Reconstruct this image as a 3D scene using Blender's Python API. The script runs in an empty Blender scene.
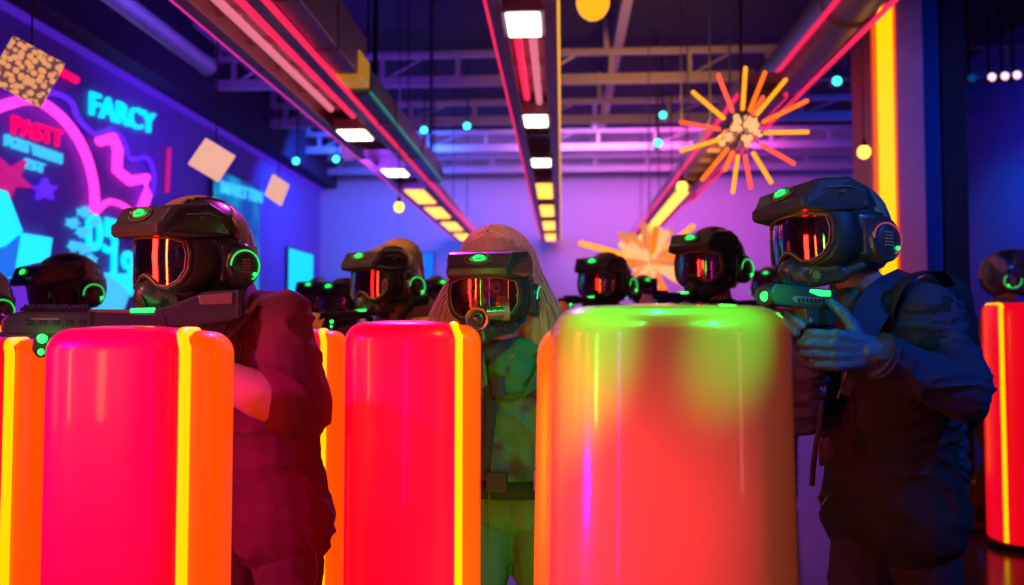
import bpy, math, random
import numpy as np
from mathutils import Vector, Matrix, Euler, noise
PI = math.pi
sc = bpy.context.scene
COL = sc.collection
random.seed(4)

# ------------------------------------------------------------------ camera
F = 850.0
CZ = 1.25
PITCH = math.atan(37.5 / F)
YAW = math.atan(50 / F)
cam_d = bpy.data.cameras.new('camera')
cam = bpy.data.objects.new('camera', cam_d)
COL.objects.link(cam)
cam.location = (0, 0, CZ)
cam.rotation_euler = (PI / 2 + PITCH, 0, YAW)
cam_d.sensor_width = 36
cam_d.lens = F / 1024 * 36
cam_d.clip_start = 0.05
cam_d.dof.use_dof = True
cam_d.dof.focus_distance = 2.1
cam_d.dof.aperture_fstop = 2.2
sc.camera = cam
sc.view_settings.view_transform = 'Standard'
sc.view_settings.look = 'None'
sc.view_settings.gamma = 1
sc.view_settings.exposure = 0.0
sc.view_settings.use_curve_mapping = False
sc.cycles.use_denoising = True
sc.cycles.max_bounces = 6
sc.cycles.sample_clamp_indirect = 6
sc.cycles.caustics_reflective = False
sc.cycles.caustics_refractive = False

CAMR = Euler((PI / 2 + PITCH, 0, YAW)).to_matrix()


def at(px, py, d):
    """a point of the room: seen at pixel px,py and lying d metres ahead"""
    return Vector((0, 0, CZ)) + CAMR @ Vector(((px - 512) / F * d, -(py - 292.5) / F * d, -d))


def ray(px, py):
    return CAMR @ Vector(((px - 512) / F, -(py - 292.5) / F, -1))


def on_x(px, py, X):
    r = ray(px, py)
    t = X / r.x
    return Vector((0, 0, CZ)) + r * t


def on_y(px, py, Y):
    r = ray(px, py)
    return Vector((0, 0, CZ)) + r * (Y / r.y)


# ------------------------------------------------------------------ world and lights
w = bpy.data.worlds.new('world')
sc.world = w
w.use_nodes = True
w.node_tree.nodes['Background'].inputs[0].default_value = (0.05, 0.03, 0.16, 1)
w.node_tree.nodes['Background'].inputs[1].default_value = 0.35


def lamp(name, kind, loc, target, color, energy, size=0.3, size_y=None, spot=50, blend=0.6, spread=180):
    d = bpy.data.lights.new(name, kind)
    d.energy = energy
    d.color = color
    if kind == 'AREA':
        d.shape = 'RECTANGLE' if size_y else 'DISK'
        d.size = size
        d.spread = math.radians(spread)
        if size_y:
            d.size_y = size_y
    elif kind == 'SPOT':
        d.spot_size = math.radians(spot)
        d.spot_blend = blend
        d.shadow_soft_size = size
    else:
        d.shadow_soft_size = size
    o = bpy.data.objects.new(name, d)
    COL.objects.link(o)
    o.location = loc
    if target is not None:
        o.rotation_euler = (Vector(target) - Vector(loc)).to_track_quat('-Z', 'Y').to_euler()
    return o


# unseen lamps added to colour walls and trusses, the back ones for haze
lamp('added_wash_blue', 'AREA', (-2.6, 11.8, 3.9), (-2.9, 14.4, 1.6), (0.03, 0.12, 1.0), 150, 2.0, 0.6)
lamp('added_wash_violet', 'AREA', (0.4, 11.8, 3.9), (0.4, 14.4, 1.5), (0.52, 0.20, 0.78), 115, 2.0, 0.6)
lamp('added_wash_pink', 'AREA', (2.2, 11.8, 3.9), (1.9, 14.4, 1.2), (1.0, 0.10, 0.66), 100, 1.6, 0.6)
lamp('mural_fill', 'AREA', (-1.9, 6.0, 3.3), (-4.2, 7.4, 2.2), (0.16, 0.06, 1.0), 26, 2.5, 0.5)
lamp('side_room_blue', 'AREA', (4.0, 8.6, 3.2), (5.2, 10.2, 1.6), (0.0, 0.08, 1.0), 110, 1.6, 0.6)
lamp('side_room_azure', 'SPOT', (3.6, 8.2, 3.4), on_x(1000, 215, 5.2), (0.0, 0.40, 1.0), 420, 0.2, spot=34, blend=1)
lamp('partition_blue', 'SPOT', (2.4, 2.2, 3.2), (3.35, 6.0, 2.4), (0.02, 0.10, 1.0), 260, 0.2, spot=50, blend=1)  # added spot that turns the partition panel blue
lamp('ceiling_wash_violet', 'AREA', (-2.6, 7.6, 2.6), (-2.3, 9.3, 4.2), (0.22, 0.05, 1.0), 45, 2.0, 0.6)
lamp('ceiling_wash_amber', 'SPOT', (1.2, 6.6, 2.9), (0.9, 9.4, 4.15), (1.0, 0.42, 0.10), 420, 0.3, spot=80, blend=1)
# unseen spots added to colour the players and pillars
lamp('added_spot_magenta', 'SPOT', (-2.6, 0.1, 2.3), at(60, 420, 1.6), (1.0, 0.0, 0.62), 320, 0.10, spot=22, blend=1)
lamp('added_spot_violet_rim', 'SPOT', (-0.9, 4.4, 3.3), at(290, 320, 2.15), (0.75, 0.05, 0.8), 260, 0.12, spot=34)
lamp('added_spot_red', 'SPOT', (-0.1, 0.2, 2.3), at(280, 410, 2.1), (1.0, 0.02, 0.05), 30, 0.25, spot=24)
lamp('added_spot_blue', 'SPOT', (2.4, 0.8, 2.9), at(930, 340, 2.1), (0.02, 0.16, 1.0), 170, 0.12, spot=38)
lamp('added_spot_cyan', 'SPOT', (-0.3, 0.3, 2.7), at(815, 250, 2.0), (0.03, 0.32, 0.9), 40, 0.12, spot=16)
lamp('added_spot_green', 'SPOT', (0.10, 0.75, 1.95), at(590, 308, 1.25), (0.0, 1.0, 0.05), 110, 0.02, spot=12, blend=1.0)
lamp('added_spot_green', 'SPOT', (0.60, 0.75, 2.0), at(748, 312, 1.25), (0.0, 1.0, 0.05), 85, 0.02, spot=10, blend=1.0)
lamp('added_spot_green_top', 'SPOT', (0.25, 1.55, 2.2), at(664, 300, 1.34), (0.0, 1.0, 0.05), 90, 0.03, spot=30, blend=1.0)
lamp('added_spot_green_high', 'SPOT', (0.12, 1.55, 1.9), at(516, 440, 2.30), (0.05, 1.0, 0.04), 20, 0.08, spot=40, blend=.8)
lamp('floor_uplight_green', 'SPOT', (0.02, 1.75, 0.10), at(512, 450, 2.30), (0.04, 1.0, 0.03), 13, 0.08, spot=60, blend=.8)
lamp('added_spot_amber', 'SPOT', (1.8, 4.6, 3.4), at(700, 240, 3.6), (1.0, 0.45, 0.15), 90, 0.2, spot=50)
lamp('added_spot_tan', 'SPOT', (-1.9, 2.2, 2.9), at(400, 290, 3.7), (1.0, 0.42, 0.15), 220, 0.2, spot=24)
lamp('added_spot_pink_hair', 'SPOT', (-0.2, 1.0, 2.9), at(495, 235, 2.40), (1.0, 0.36, 0.42), 75, 0.1, spot=12, blend=.8)
lamp('added_spot_left_helmet', 'SPOT', (-1.9, 0.6, 2.6), at(190, 240, 2.1), (1.0, 0.42, 0.28), 120, 0.1, spot=17)
lamp('added_strip_violet', 'AREA', (-0.45, -0.25, 1.2), at(620, 450, 1.3), (0.75, 0.0, 1.0), 1.8, 0.04, 1.6)  # unseen strip added for a mirrored streak on the centre pillar
lamp('added_strip_white', 'AREA', (1.45, -0.1, 1.3), at(740, 450, 1.3), (1.0, 0.45, 0.4), 0.8, 0.05, 1.3)  # second added streak light, from the right
lamp('added_spot_crimson', 'SPOT', (-1.25, 0.45, 0.75), at(555, 540, 1.3), (1.0, 0.0, 0.10), 380, 0.12, spot=20, blend=1)  # added spot reddening the centre pillar's lower left
# unseen upright area lights added at near left for reflections in the visors
lamp('added_strip_scarlet', 'AREA', (-2.9, 0.7, 1.5), (-0.6, 1.9, 1.4), (1.0, 0.03, 0.02), 6.5, 0.5, 1.3, spread=60)
lamp('added_strip_orange', 'AREA', (-2.3, -0.1, 1.5), (-0.6, 1.9, 1.4), (1.0, 0.16, 0.02), 1.4, 0.10, 1.2, spread=50)
lamp('added_strip_lime', 'AREA', (-1.7, -0.5, 1.5), (0.6, 1.9, 1.4), (0.08, 1.0, 0.08), 0.8, 0.08, 1.2, spread=50)


# ------------------------------------------------------------------ materials
def mat(name, base=(.5, .5, .5), rough=.5, metal=0, emis=None, es=0, bump=0, bscale=40, coat=0, trans=0, alpha=1, mottle=0):
    m = bpy.data.materials.new(name)
    m.use_nodes = True
    nt = m.node_tree
    b = nt.nodes['Principled BSDF']
    b.inputs['Base Color'].default_value = (*base, 1)
    b.inputs['Roughness'].default_value = rough
    b.inputs['Metallic'].default_value = metal
    b.inputs['Coat Weight'].default_value = coat
    b.inputs['Coat Roughness'].default_value = 0.08
    b.inputs['Transmission Weight'].default_value = trans
    b.inputs['Alpha'].default_value = alpha
    if emis:
        b.inputs['Emission Color'].default_value = (*emis, 1)
        b.inputs['Emission Strength'].default_value = es
    if bump or mottle:
        tc = nt.nodes.new('ShaderNodeTexCoord')
        n = nt.nodes.new('ShaderNodeTexNoise')
        n.inputs['Scale'].default_value = bscale
        n.inputs['Detail'].default_value = 4
        nt.links.new(tc.outputs['Object'], n.inputs['Vector'])
        if bump:
            bp = nt.nodes.new('ShaderNodeBump')
            bp.inputs['Strength'].default_value = bump
            bp.inputs['Distance'].default_value = 0.01
            nt.links.new(n.outputs['Fac'], bp.inputs['Height'])
            nt.links.new(bp.outputs['Normal'], b.inputs['Normal'])
        if mottle:
            mx = nt.nodes.new('ShaderNodeMix')
            mx.data_type = 'RGBA'
            mx.inputs[6].default_value = (*[c * (1 - mottle) for c in base], 1)
            mx.inputs[7].default_value = (*[min(1, c * (1 + mottle)) for c in base], 1)
            nt.links.new(n.outputs['Fac'], mx.inputs[0])
            nt.links.new(mx.outputs[2], b.inputs['Base Color'])
    return m


def glow(name, c, s):
    return mat(name, (c[0] * .5, c[1] * .5, c[2] * .5), .4, emis=c, es=s)


M = dict(
    floor=mat('floor_gloss', (.06, .05, .08), .16, bump=.05, bscale=6, mottle=.3),
    wall=mat('wall_paint', (.42, .40, .48), .75, bump=.08, bscale=20, mottle=.12),
    mural=mat('mural_paint', (.20, .14, .50), .6, bump=.05, bscale=12, mottle=.25),
    bluewall=mat('blue_lit_wall', (.05, .14, .50), .7, bump=.08, bscale=14, mottle=.3),  # blue light of the side room put into the wall colour
    darkwall=mat('dark_wall_paint', (.01, .10, .34), .6, bump=.05, bscale=14, mottle=.3),
    ceil=mat('ceiling_paint', (.022, .022, .06), .8, bump=.2, bscale=9, mottle=.4),
    steel=mat('painted_steel', (.42, .36, .42), .45, .3, bump=.06, bscale=30, mottle=.2),
    beam=mat('beam_enamel', (.62, .42, .45), .35, .2, bump=.05, bscale=18, mottle=.15),
    duct=mat('duct_metal', (.42, .50, .50), .42, .4, bump=.08, bscale=10, mottle=.2),
    shell=mat('helmet_shell', (.045, .05, .06), .30, .1, bump=.04, bscale=120, coat=.35, mottle=.3),
    brow=mat('helmet_brow', (.05, .055, .07), .34, .1, bump=.05, bscale=90, coat=.2, mottle=.3),
    tan=mat('helmet_tan_band', (.34, .24, .17), .45, 0, bump=.1, bscale=140, mottle=.2),
    rubber=mat('black_rubber', (.022, .024, .028), .5, bump=.1, bscale=160),
    mask=mat('mask_plastic', (.05, .06, .065), .36, .1, bump=.05, bscale=150, coat=.2),
    lens=mat('visor_lens', (.10, .02, .03), .04, .85, coat=1),
    chrome=mat('dull_chrome', (.5, .5, .52), .25, .9, bump=.03, bscale=80),
    glass_dark=mat('dark_glass', (.01, .03, .09), .05, coat=1),
    gun=mat('gun_polymer', (.05, .055, .075), .38, .2, bump=.07, bscale=130, mottle=.25),
    gunlt=mat('gun_grey_panel', (.26, .16, .17), .4, .2, bump=.05, bscale=110, mottle=.2),
    gundk=mat('gun_black', (.02, .02, .025), .45, .2, bump=.08, bscale=130),
    green=glow('green_led', (.02, 1.0, .12), 2.6),
    green_soft=glow('green_led_soft', (.01, .60, .10), .42),
    orange_led=glow('orange_led', (1, .16, .02), 2.2),
    skin=mat('skin', (.62, .36, .27), .5, bump=.05, bscale=200, mottle=.08),
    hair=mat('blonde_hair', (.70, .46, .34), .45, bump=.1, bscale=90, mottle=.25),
    eye=mat('eye_white', (.8, .8, .8), .2),
    iris=mat('iris', (.05, .09, .12), .1),
    brows=mat('eyebrow_hair', (.15, .08, .05), .7),
    maroon=mat('maroon_polo', (.12, .010, .036), .85, bump=.25, bscale=260, mottle=.15),
    collar=mat('grey_collar', (.16, .13, .20), .8, bump=.25, bscale=260, mottle=.1),
    maroon_tr=mat('wine_trousers', (.10, .022, .035), .85, bump=.3, bscale=220, mottle=.2),
    navy=mat('navy_jacket', (.030, .045, .10), .75, bump=.3, bscale=240, mottle=.2),
    blk_shirt=mat('black_tshirt', (.014, .024, .024), .85, bump=.3, bscale=240, mottle=.2),
    blk_tr=mat('black_trousers', (.035, .030, .038), .85, bump=.3, bscale=220, mottle=.2),
    glove=mat('blue_grey_glove', (.03, .12, .28), .6, bump=.25, bscale=260, mottle=.15),
    scarf=mat('green_scarf', (.04, .20, .07), .8, bump=.3, bscale=200, mottle=.15),
    green_j=mat('green_jacket', (.09, .19, .07), .8, bump=.3, bscale=240, mottle=.2),
    green_tr=mat('green_trousers', (.06, .17, .06), .85, bump=.3, bscale=220, mottle=.2),
    strap=mat('black_webbing', (.015, .018, .02), .7, bump=.4, bscale=300),
    boot=mat('boot_leather', (.02, .018, .018), .5, bump=.2, bscale=90),
    tan_cl=mat('tan_hoodie', (.52, .33, .16), .85, bump=.3, bscale=200, mottle=.15),
    grey_cl=mat('grey_fleece', (.14, .13, .17), .85, bump=.3, bscale=200, mottle=.15),
    plum_cl=mat('plum_sweater', (.22, .08, .14), .85, bump=.3, bscale=200, mottle=.15),
    # light pillars: coloured plastic lit from inside
    pyl_red=mat('pillar_red_plastic', (.55, .015, .18), .32, emis=(1, .0, .006), es=.84, coat=.4),
    pyl_orange=mat('pillar_orange_plastic', (.8, .12, .01), .35, emis=(1, .075, 0), es=.95, coat=.5),
    pyl_pale=mat('pillar_pale_plastic', (.80, .32, .20), .28, emis=(1, .13, .0), es=.15, coat=1),
    pyl_edge=mat('pillar_rim_glow', (.8, .3, .05), .35, emis=(1, .10, 0), es=.95, coat=.4),  # emission stands for the orange rim glow at the pillar edges
    strip=glow('yellow_light_strip', (1, .50, .0), 1.45),
    strip_amber=glow('amber_tube', (1, .42, .01), 2.2),
    strip_house=glow('orange_tube_housing', (1, .10, .0), .9),
    white_led=glow('warm_white_panel', (1, .93, .74), 5),
    amber_led=glow('amber_panel', (1, .40, .03), 2.6),
    red_edge=glow('red_edge_led', (1, .02, .10), 1.0),
    mag_edge=glow('magenta_edge_led', (1, .03, .42), .9),
    yel_edge=glow('yellow_edge_led', (1, .45, .03), .9),
    vio_edge=glow('violet_edge_led', (.16, .03, .95), .35),
    pinktube=glow('pink_tube', (1, .25, .35), .7),
    cyan=glow('cyan_neon', (.0, .70, .92), 1.3),
    cyan2=glow('pale_cyan_paint_light', (.05, .60, .90), .95),
    blue_sh=glow('blue_screen_light', (.0, .20, .90), .8),
    violet=glow('violet_neon', (.13, .02, .95), .95),
    violet2=glow('purple_screen_light', (.22, .03, .85), .6),
    pink=glow('pink_neon', (1, .04, .55), 1.7),
    pink2=glow('dull_pink_neon', (.75, .01, .25), .7),
    redneon=glow('red_neon', (1, .0, .12), 1.1),
    screen=glow('cyan_screen', (.0, .66, .82), 1.1),
    teal=glow('teal_spot_lens', (.05, .85, .75), 3.0),
    white=glow('white_spot_lens', (.6, .7, 1.0), 5.0),
    bulb=glow('amber_bulb', (1, .48, .06), 3.2),
    yball=glow('yellow_globe', (1, .42, .01), 1.2),
    pball=mat('mauve_globe', (.5, .3, .5), .4, emis=(.55, .2, .5), es=.25),
    burst_o=glow('orange_burst_tube', (1, .14, .01), 1.5),
    burst_y=glow('yellow_burst_tube', (1, .32, .01), 1.5),
    burst_r=glow('red_burst_tube', (1, .08, .04), 1.5),
    burst_p=glow('peach_burst_tube', (1, .34, .11), .62),
    burst_w=glow('cream_burst_tube', (1, .52, .22), .95),
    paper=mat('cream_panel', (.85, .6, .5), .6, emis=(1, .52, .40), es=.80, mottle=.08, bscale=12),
    wire=mat('dark_wire', (.03, .03, .04), .5),
)


def pebble_mat():
    m = bpy.data.materials.new('pebbled_gold_panel')
    m.use_nodes = True
    nt = m.node_tree
    b = nt.nodes['Principled BSDF']
    tc = nt.nodes.new('ShaderNodeTexCoord')
    v = nt.nodes.new('ShaderNodeTexVoronoi')
    v.inputs['Scale'].default_value = 42
    v.inputs['Randomness'].default_value = .8
    nt.links.new(tc.outputs['Object'], v.inputs['Vector'])
    r = nt.nodes.new('ShaderNodeValToRGB')
    r.color_ramp.elements[0].position = .42
    r.color_ramp.elements[0].color = (1, .44, .16, 1)
    r.color_ramp.elements[1].position = .60
    r.color_ramp.elements[1].color = (.20, .07, .10, 1)
    nt.links.new(v.outputs['Distance'], r.inputs['Fac'])
    nt.links.new(r.outputs['Color'], b.inputs['Base Color'])
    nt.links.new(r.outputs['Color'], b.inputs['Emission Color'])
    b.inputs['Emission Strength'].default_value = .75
    bp = nt.nodes.new('ShaderNodeBump')
    bp.inputs['Distance'].default_value = .01
    bp.invert = True
    nt.links.new(v.outputs['Distance'], bp.inputs['Height'])
    nt.links.new(bp.outputs['Normal'], b.inputs['Normal'])
    return m


M['pebble'] = pebble_mat()


def lens_mat(name, base, alpha, metal):
    """tinted visor: partly see-through, glossy"""
    m = bpy.data.materials.new(name)
    m.use_nodes = True
    nt = m.node_tree
    out = nt.nodes['Material Output']
    b = nt.nodes['Principled BSDF']
    b.inputs['Base Color'].default_value = (*base, 1)
    b.inputs['Roughness'].default_value = .05
    b.inputs['Metallic'].default_value = metal
    t = nt.nodes.new('ShaderNodeBsdfTransparent')
    t.inputs[0].default_value = (.9, .62, .6, 1)
    mx = nt.nodes.new('ShaderNodeMixShader')
    mx.inputs[0].default_value = alpha
    nt.links.new(t.outputs[0], mx.inputs[1])
    nt.links.new(b.outputs[0], mx.inputs[2])
    nt.links.new(mx.outputs[0], out.inputs['Surface'])
    return m


M['lens'] = lens_mat('red_mirror_visor', (.75, .22, .20), .80, 1)
M['lens_clear'] = lens_mat('clear_red_visor', (.8, .35, .3), .28, 1)
M['window'] = lens_mat('window_glass', (.5, .6, .8), .10, 1)


# ------------------------------------------------------------------ mesh tools
class MB:
    def __init__(s):
        s.v = []
        s.f = []

    def add(s, vs, fs, mtx=None):
        n = len(s.v)
        for v in vs:
            v = Vector(v)
            s.v.append(mtx @ v if mtx is not None else v)
        for f in fs:
            s.f.append([i + n for i in f])
        return s

    def box(s, lo, hi, mtx=None):
        x0, y0, z0 = lo
        x1, y1, z1 = hi
        vs = [(x0, y0, z0), (x1, y0, z0), (x1, y1, z0), (x0, y1, z0), (x0, y0, z1), (x1, y0, z1), (x1, y1, z1), (x0, y1, z1)]
        return s.add(vs, [(3, 2, 1, 0), (4, 5, 6, 7), (0, 1, 5, 4), (1, 2, 6, 5), (2, 3, 7, 6), (3, 0, 4, 7)], mtx)

    def prism(s, poly, y0, y1, mtx=None, sc1=1.0):
        """poly in xz, thickness along y"""
        n = len(poly)
        vs = [(x, y0, z) for x, z in poly] + [(x * sc1, y1, z * sc1) for x, z in poly]
        fs = [list(range(n)), list(range(2 * n - 1, n - 1, -1))]
        for i in range(n):
            j = (i + 1) % n
            fs.append([i, n + i, n + j, j])
        return s.add(vs, fs, mtx)

    def tube(s, pts, r, n=8, closed=False, mtx=None, flat=1.0):
        pts = [Vector(p) for p in pts]
        rs = r if isinstance(r, (list, tuple)) else [r] * len(pts)
        rings = []
        m = len(pts)
        up = None
        for i, p in enumerate(pts):
            if closed:
                t = (pts[(i + 1) % m] - pts[i - 1])
            else:
                t = pts[min(i + 1, m - 1)] - pts[max(i - 1, 0)]
            t.normalize()
            if up is None:
                up = Vector((0, 0, 1)) if abs(t.z) < .9 else Vector((0, 1, 0))
            a = t.cross(up)
            if a.length < 1e-4:
                a = t.cross(Vector((1, 0, 0)))
            a.normalize()
            b = a.cross(t).normalized()
            up = b
            rings.append([p + (a * math.cos(2 * PI * k / n) + b * math.sin(2 * PI * k / n) * flat) * rs[i] for k in range(n)])
        vs = [q for rg in rings for q in rg]
        fs = []
        for i in range(m if closed else m - 1):
            j = (i + 1) % m
            for k in range(n):
                l = (k + 1) % n
                fs.append([i * n + k, j * n + k, j * n + l, i * n + l][::-1])
        if not closed:
            fs.append([k for k in range(n)])
            fs.append([(m - 1) * n + k for k in range(n)][::-1])
        return s.add(vs, fs, mtx)

    def lathe(s, prof, n=24, mtx=None, sx=1, sy=1):
        """prof: (r,z) list about the z axis"""
        vs = []
        for r, z in prof:
            for k in range(n):
                a = 2 * PI * k / n
                vs.append((math.cos(a) * r * sx, math.sin(a) * r * sy, z))
        fs = []
        for i in range(len(prof) - 1):
            for k in range(n):
                l = (k + 1) % n
                fs.append([i * n + k, i * n + l, (i + 1) * n + l, (i + 1) * n + k])
        fs.append(list(range(n))[::-1])
        fs.append([(len(prof) - 1) * n + k for k in range(n)])
        return s.add(vs, fs, mtx)

    def ball(s, c, r, n=16, mtx=None):
        rr = (r, r, r) if not isinstance(r, (tuple, list)) else r
        prof = [(max(1e-4, math.sin(PI * i / (n // 2))), -math.cos(PI * i / (n // 2))) for i in range(n // 2 + 1)]
        mm = Matrix.Translation(c) @ Matrix.Diagonal((rr[0], rr[1], rr[2], 1))
        if mtx is not None:
            mm = mtx @ mm
        return s.lathe(prof, n, mm)

    def cap(s, a, b, ra, rb, n=14):
        """tapered capsule"""
        a = Vector(a)
        b = Vector(b)
        d = b - a
        L = d.length
        if L < 1e-5:
            return s.ball(a, ra)
        q = Vector((0, 0, 1)).rotation_difference(d.normalized()).to_matrix().to_4x4()
        prof = []
        for i in range(6):
            t = PI / 2 * i / 5
            prof.append((max(1e-4, ra * math.sin(t)), -ra * math.cos(t)))
        for i in range(6):
            t = PI / 2 * i / 5
            prof.append((max(1e-4, rb * math.cos(t)), L + rb * math.sin(t)))
        return s.lathe(prof, n, Matrix.Translation(a) @ q)

    def mesh(s, name):
        me = bpy.data.meshes.new(name)
        me.from_pydata([tuple(v) for v in s.v], [], s.f)
        me.update()
        return me

    def build(s, name, m, parent=None, smooth=True, bevel=0, loc=None, **kw):
        me = s.mesh(name)
        return link(name, me, m, parent, smooth, bevel, loc, **kw)


def link(name, me, m, parent=None, smooth=True, bevel=0, loc=None, solid=0, seg=2):
    if m is not None and not me.materials:
        me.materials.append(m)
    o = bpy.data.objects.new(name, me)
    COL.objects.link(o)
    if parent is not None:
        o.parent = parent
    if loc is not None:
        o.location = loc
    if smooth:
        me.polygons.foreach_set('use_smooth', [True] * len(me.polygons))
        try:
            me.set_sharp_from_angle(angle=math.radians(40))
        except Exception:
            pass
    if solid:
        so = o.modifiers.new('solid', 'SOLIDIFY')
        so.thickness = solid
        so.offset = 0
    if bevel:
        b = o.modifiers.new('bevel', 'BEVEL')
        b.width = bevel
        b.segments = seg
        b.limit_method = 'ANGLE'
        b.angle_limit = math.radians(35)
    return o


def tag(o, label=None, cat=None, group=None, kind=None):
    if label:
        o['label'] = label
    if cat:
        o['category'] = cat
    if group:
        o['group'] = group
    if kind:
        o['kind'] = kind
    return o


def empty(name, loc, rz=0):
    o = bpy.data.objects.new(name, None)
    o.empty_display_size = .1
    COL.objects.link(o)
    o.location = loc
    o.rotation_euler = (0, 0, rz)
    return o


def remeshed(mb, voxel, smooth_it=6, fold=None, name='m'):
    """weld overlapping closed shapes into one continuous surface"""
    me = mb.mesh(name)
    o = bpy.data.objects.new('tmp', me)
    COL.objects.link(o)
    r = o.modifiers.new('r', 'REMESH')
    r.mode = 'VOXEL'
    r.voxel_size = voxel
    if smooth_it:
        s = o.modifiers.new('s', 'SMOOTH')
        s.factor = .5
        s.iterations = smooth_it
    dg = bpy.context.evaluated_depsgraph_get()
    dg.update()
    new = bpy.data.meshes.new_from_object(o.evaluated_get(dg))
    bpy.data.objects.remove(o)
    bpy.data.meshes.remove(me)
    new.name = name
    new.materials.clear()
    if fold:
        no = [v.normal.copy() for v in new.vertices]
        for v, n_ in zip(new.vertices, no):
            v.co += n_ * fold(v.co)
        new.update()
    return new


def folds(amp, sx=(9, 9, 22), seed=0.0, fine=.35):
    def fn(p):
        q = .55 * Vector((p.x * sx[0] + seed, p.y * sx[1] + seed * 2, p.z * sx[2] + p.x * 9))
        wv = noise.noise(p * 5 + Vector((seed, 0, 0)))
        q2 = q + Vector((wv, -wv, wv)) * 1.2
        a = 1 - min(1, abs(noise.noise(q2)) * 2.2)
        b = 1 - min(1, abs(noise.noise(q2 * 1.9 + Vector((5, 1, 3)))) * 2.2)
        return amp * (.55 * a * a + .12 * b * b - .22) + amp * .5 * wv
    return fn


# ------------------------------------------------------------------ room shell
LW, RW, BW, CH = -4.2, 5.2, 14.5, 4.7


def struct(name, mb, m, **kw):
    return tag(mb.build(name, m, smooth=False, **kw), kind='structure')


struct('floor', MB().box((LW, -1.5, -.1), (RW, BW, 0)), M['floor'])
struct('ceiling', MB().box((LW, -1.5, CH), (RW, BW, CH + .1)), M['ceil'])
struct('wall_left', MB().box((LW - .1, -1.5, 0), (LW, BW, CH)), M['mural'])
struct('wall_back', MB().box((LW, BW, 0), (RW, BW + .1, CH)), M['wall'])
struct('wall_right', MB().box((RW, -1.5, 0), (RW + .1, BW, CH)), M['bluewall'])
# partition wall on the right with a tall window, standing level with the column
PY = 6.0
c0 = on_y(862, 200, PY).x
c1 = on_y(914, 200, PY).x
w0 = on_y(962, 200, PY + .1).x
struct('wall_partition', MB().box((c1, PY + .05, 0), (w0 - .16, PY + .17, CH)).box((w0 - .17, PY + .05, 0), (RW, PY + .17, .12)).box((w0 - .17, PY + .05, 3.9), (RW, PY + .17, CH)), M['darkwall'])
wn = struct('window_1', MB().box((w0, PY + .10, .12), (RW, PY + .11, 3.9)), M['window'])
wf = MB().box((w0 - .16, PY + .0, .12), (w0, PY + .2, 3.9)).box((RW - .06, PY + .03, .12), (RW, PY + .17, 3.9)).build('window_frame', M['rubber'], wn, bevel=.006)
struct('baseboard_left', MB().box((LW, -1.5, 0), (LW + .02, BW, .12)), M['darkwall'])
struct('baseboard_back', MB().box((LW + .02, BW - .02, 0), (RW, BW, .12)), M['darkwall'])
# dark band above the mural with a violet edge light
struct('trim_1', MB().box((LW, 2, 3.66), (LW + .05, BW, 3.71)), M['vio_edge'])
struct('trim_2', MB().box((LW, 2, 3.71), (LW + .30, BW, CH)), M['ceil'])

# column with the vertical yellow light
cr = empty('square_column', ((c0 + c1) / 2, PY - .1, 0))
tag(cr, 'square pinkish column carrying a tall vertical yellow light strip', 'column')
hw = (c1 - c0) / 2
MB().box((-hw, -.1, 0), (hw, .28, CH)).build('column_body', mat('column_paint', (.80, .46, .55), .6, bump=.1, bscale=16, mottle=.12), cr, smooth=False, bevel=.01)
sx0 = on_y(874, 100, PY - .2).x - (c0 + c1) / 2
zt = on_y(880, 5, PY - .2).z
MB().box((sx0 - .012, -.125, .3), (sx0 + .142, -.1, zt)).build('strip_housing', M['strip_house'], cr, smooth=False, bevel=.004)
MB().box((sx0 + .012, -.142, .32), (sx0 + .118, -.12, zt - .03)).build('light_strip', M['strip'], cr, smooth=False, bevel=.008)

# ------------------------------------------------------------------ overhead beams with lights
BZ = 2.75


def beam(name, x0, x1, y0, y1, edge_l, edge_r, label, fix, tubes=()):
    cx = (x0 + x1) / 2
    hw = (x1 - x0) / 2
    r = empty(name, (cx, y0, BZ))
    tag(r, label, 'ceiling beam', None)
    L = y1 - y0
    mb = MB()
    mb.box((-hw, 0, .10), (hw, L, .16))                      # back plate
    mb.box((-hw, 0, 0), (-hw + .03, L, .10)).box((hw - .03, 0, 0), (hw, L, .10))
    mb.box((-hw - .02, 0, -.008), (-hw + .05, L, .006)).box((hw - .05, 0, -.008), (hw + .02, L, .006))
    y = .2
    while y < L - .1:
        mb.box((-hw + .03, y, .06), (hw - .03, y + .03, .10))
        y += .45
    mb.build('channel', M['beam'], r, smooth=False, bevel=.003)
    MB().box((-hw - .035, 0, -.006), (-hw - .018, L, .028)).build('edge_light', edge_l, r, smooth=False)
    MB().box((hw + .018, 0, -.006), (hw + .035, L, .028)).build('edge_light', edge_r, r, smooth=False)
    for tx, ta, tb, tm in tubes:
        MB().tube([(tx, ta - y0, .045), (tx, tb - y0, .045)], .022, 10).build('pipe', tm, r)
    for k in range(7):
        yy = .6 + k * (L - 1) / 6
        MB().tube([(0, yy, .15), (0, yy, CH - BZ)], .008, 6).build('hanger_rod', M['wire'], r)
    for fy, kind in fix:
        fw = min(hw - .06, .1)
        ln = .15 if kind == 'w' else .46
        f = MB().box((-fw - .03, fy - y0 - ln - .03, -.022), (fw + .03, fy - y0 + ln + .03, .06)).build('light_housing', M['beam'], r, smooth=False, bevel=.006)
        MB().box((-fw, fy - y0 - ln, -.034), (fw, fy - y0 + ln, -.016)).build('diffuser', M['white_led' if kind == 'w' else 'amber_led'], f, smooth=False, bevel=.004)
    return r


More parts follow.
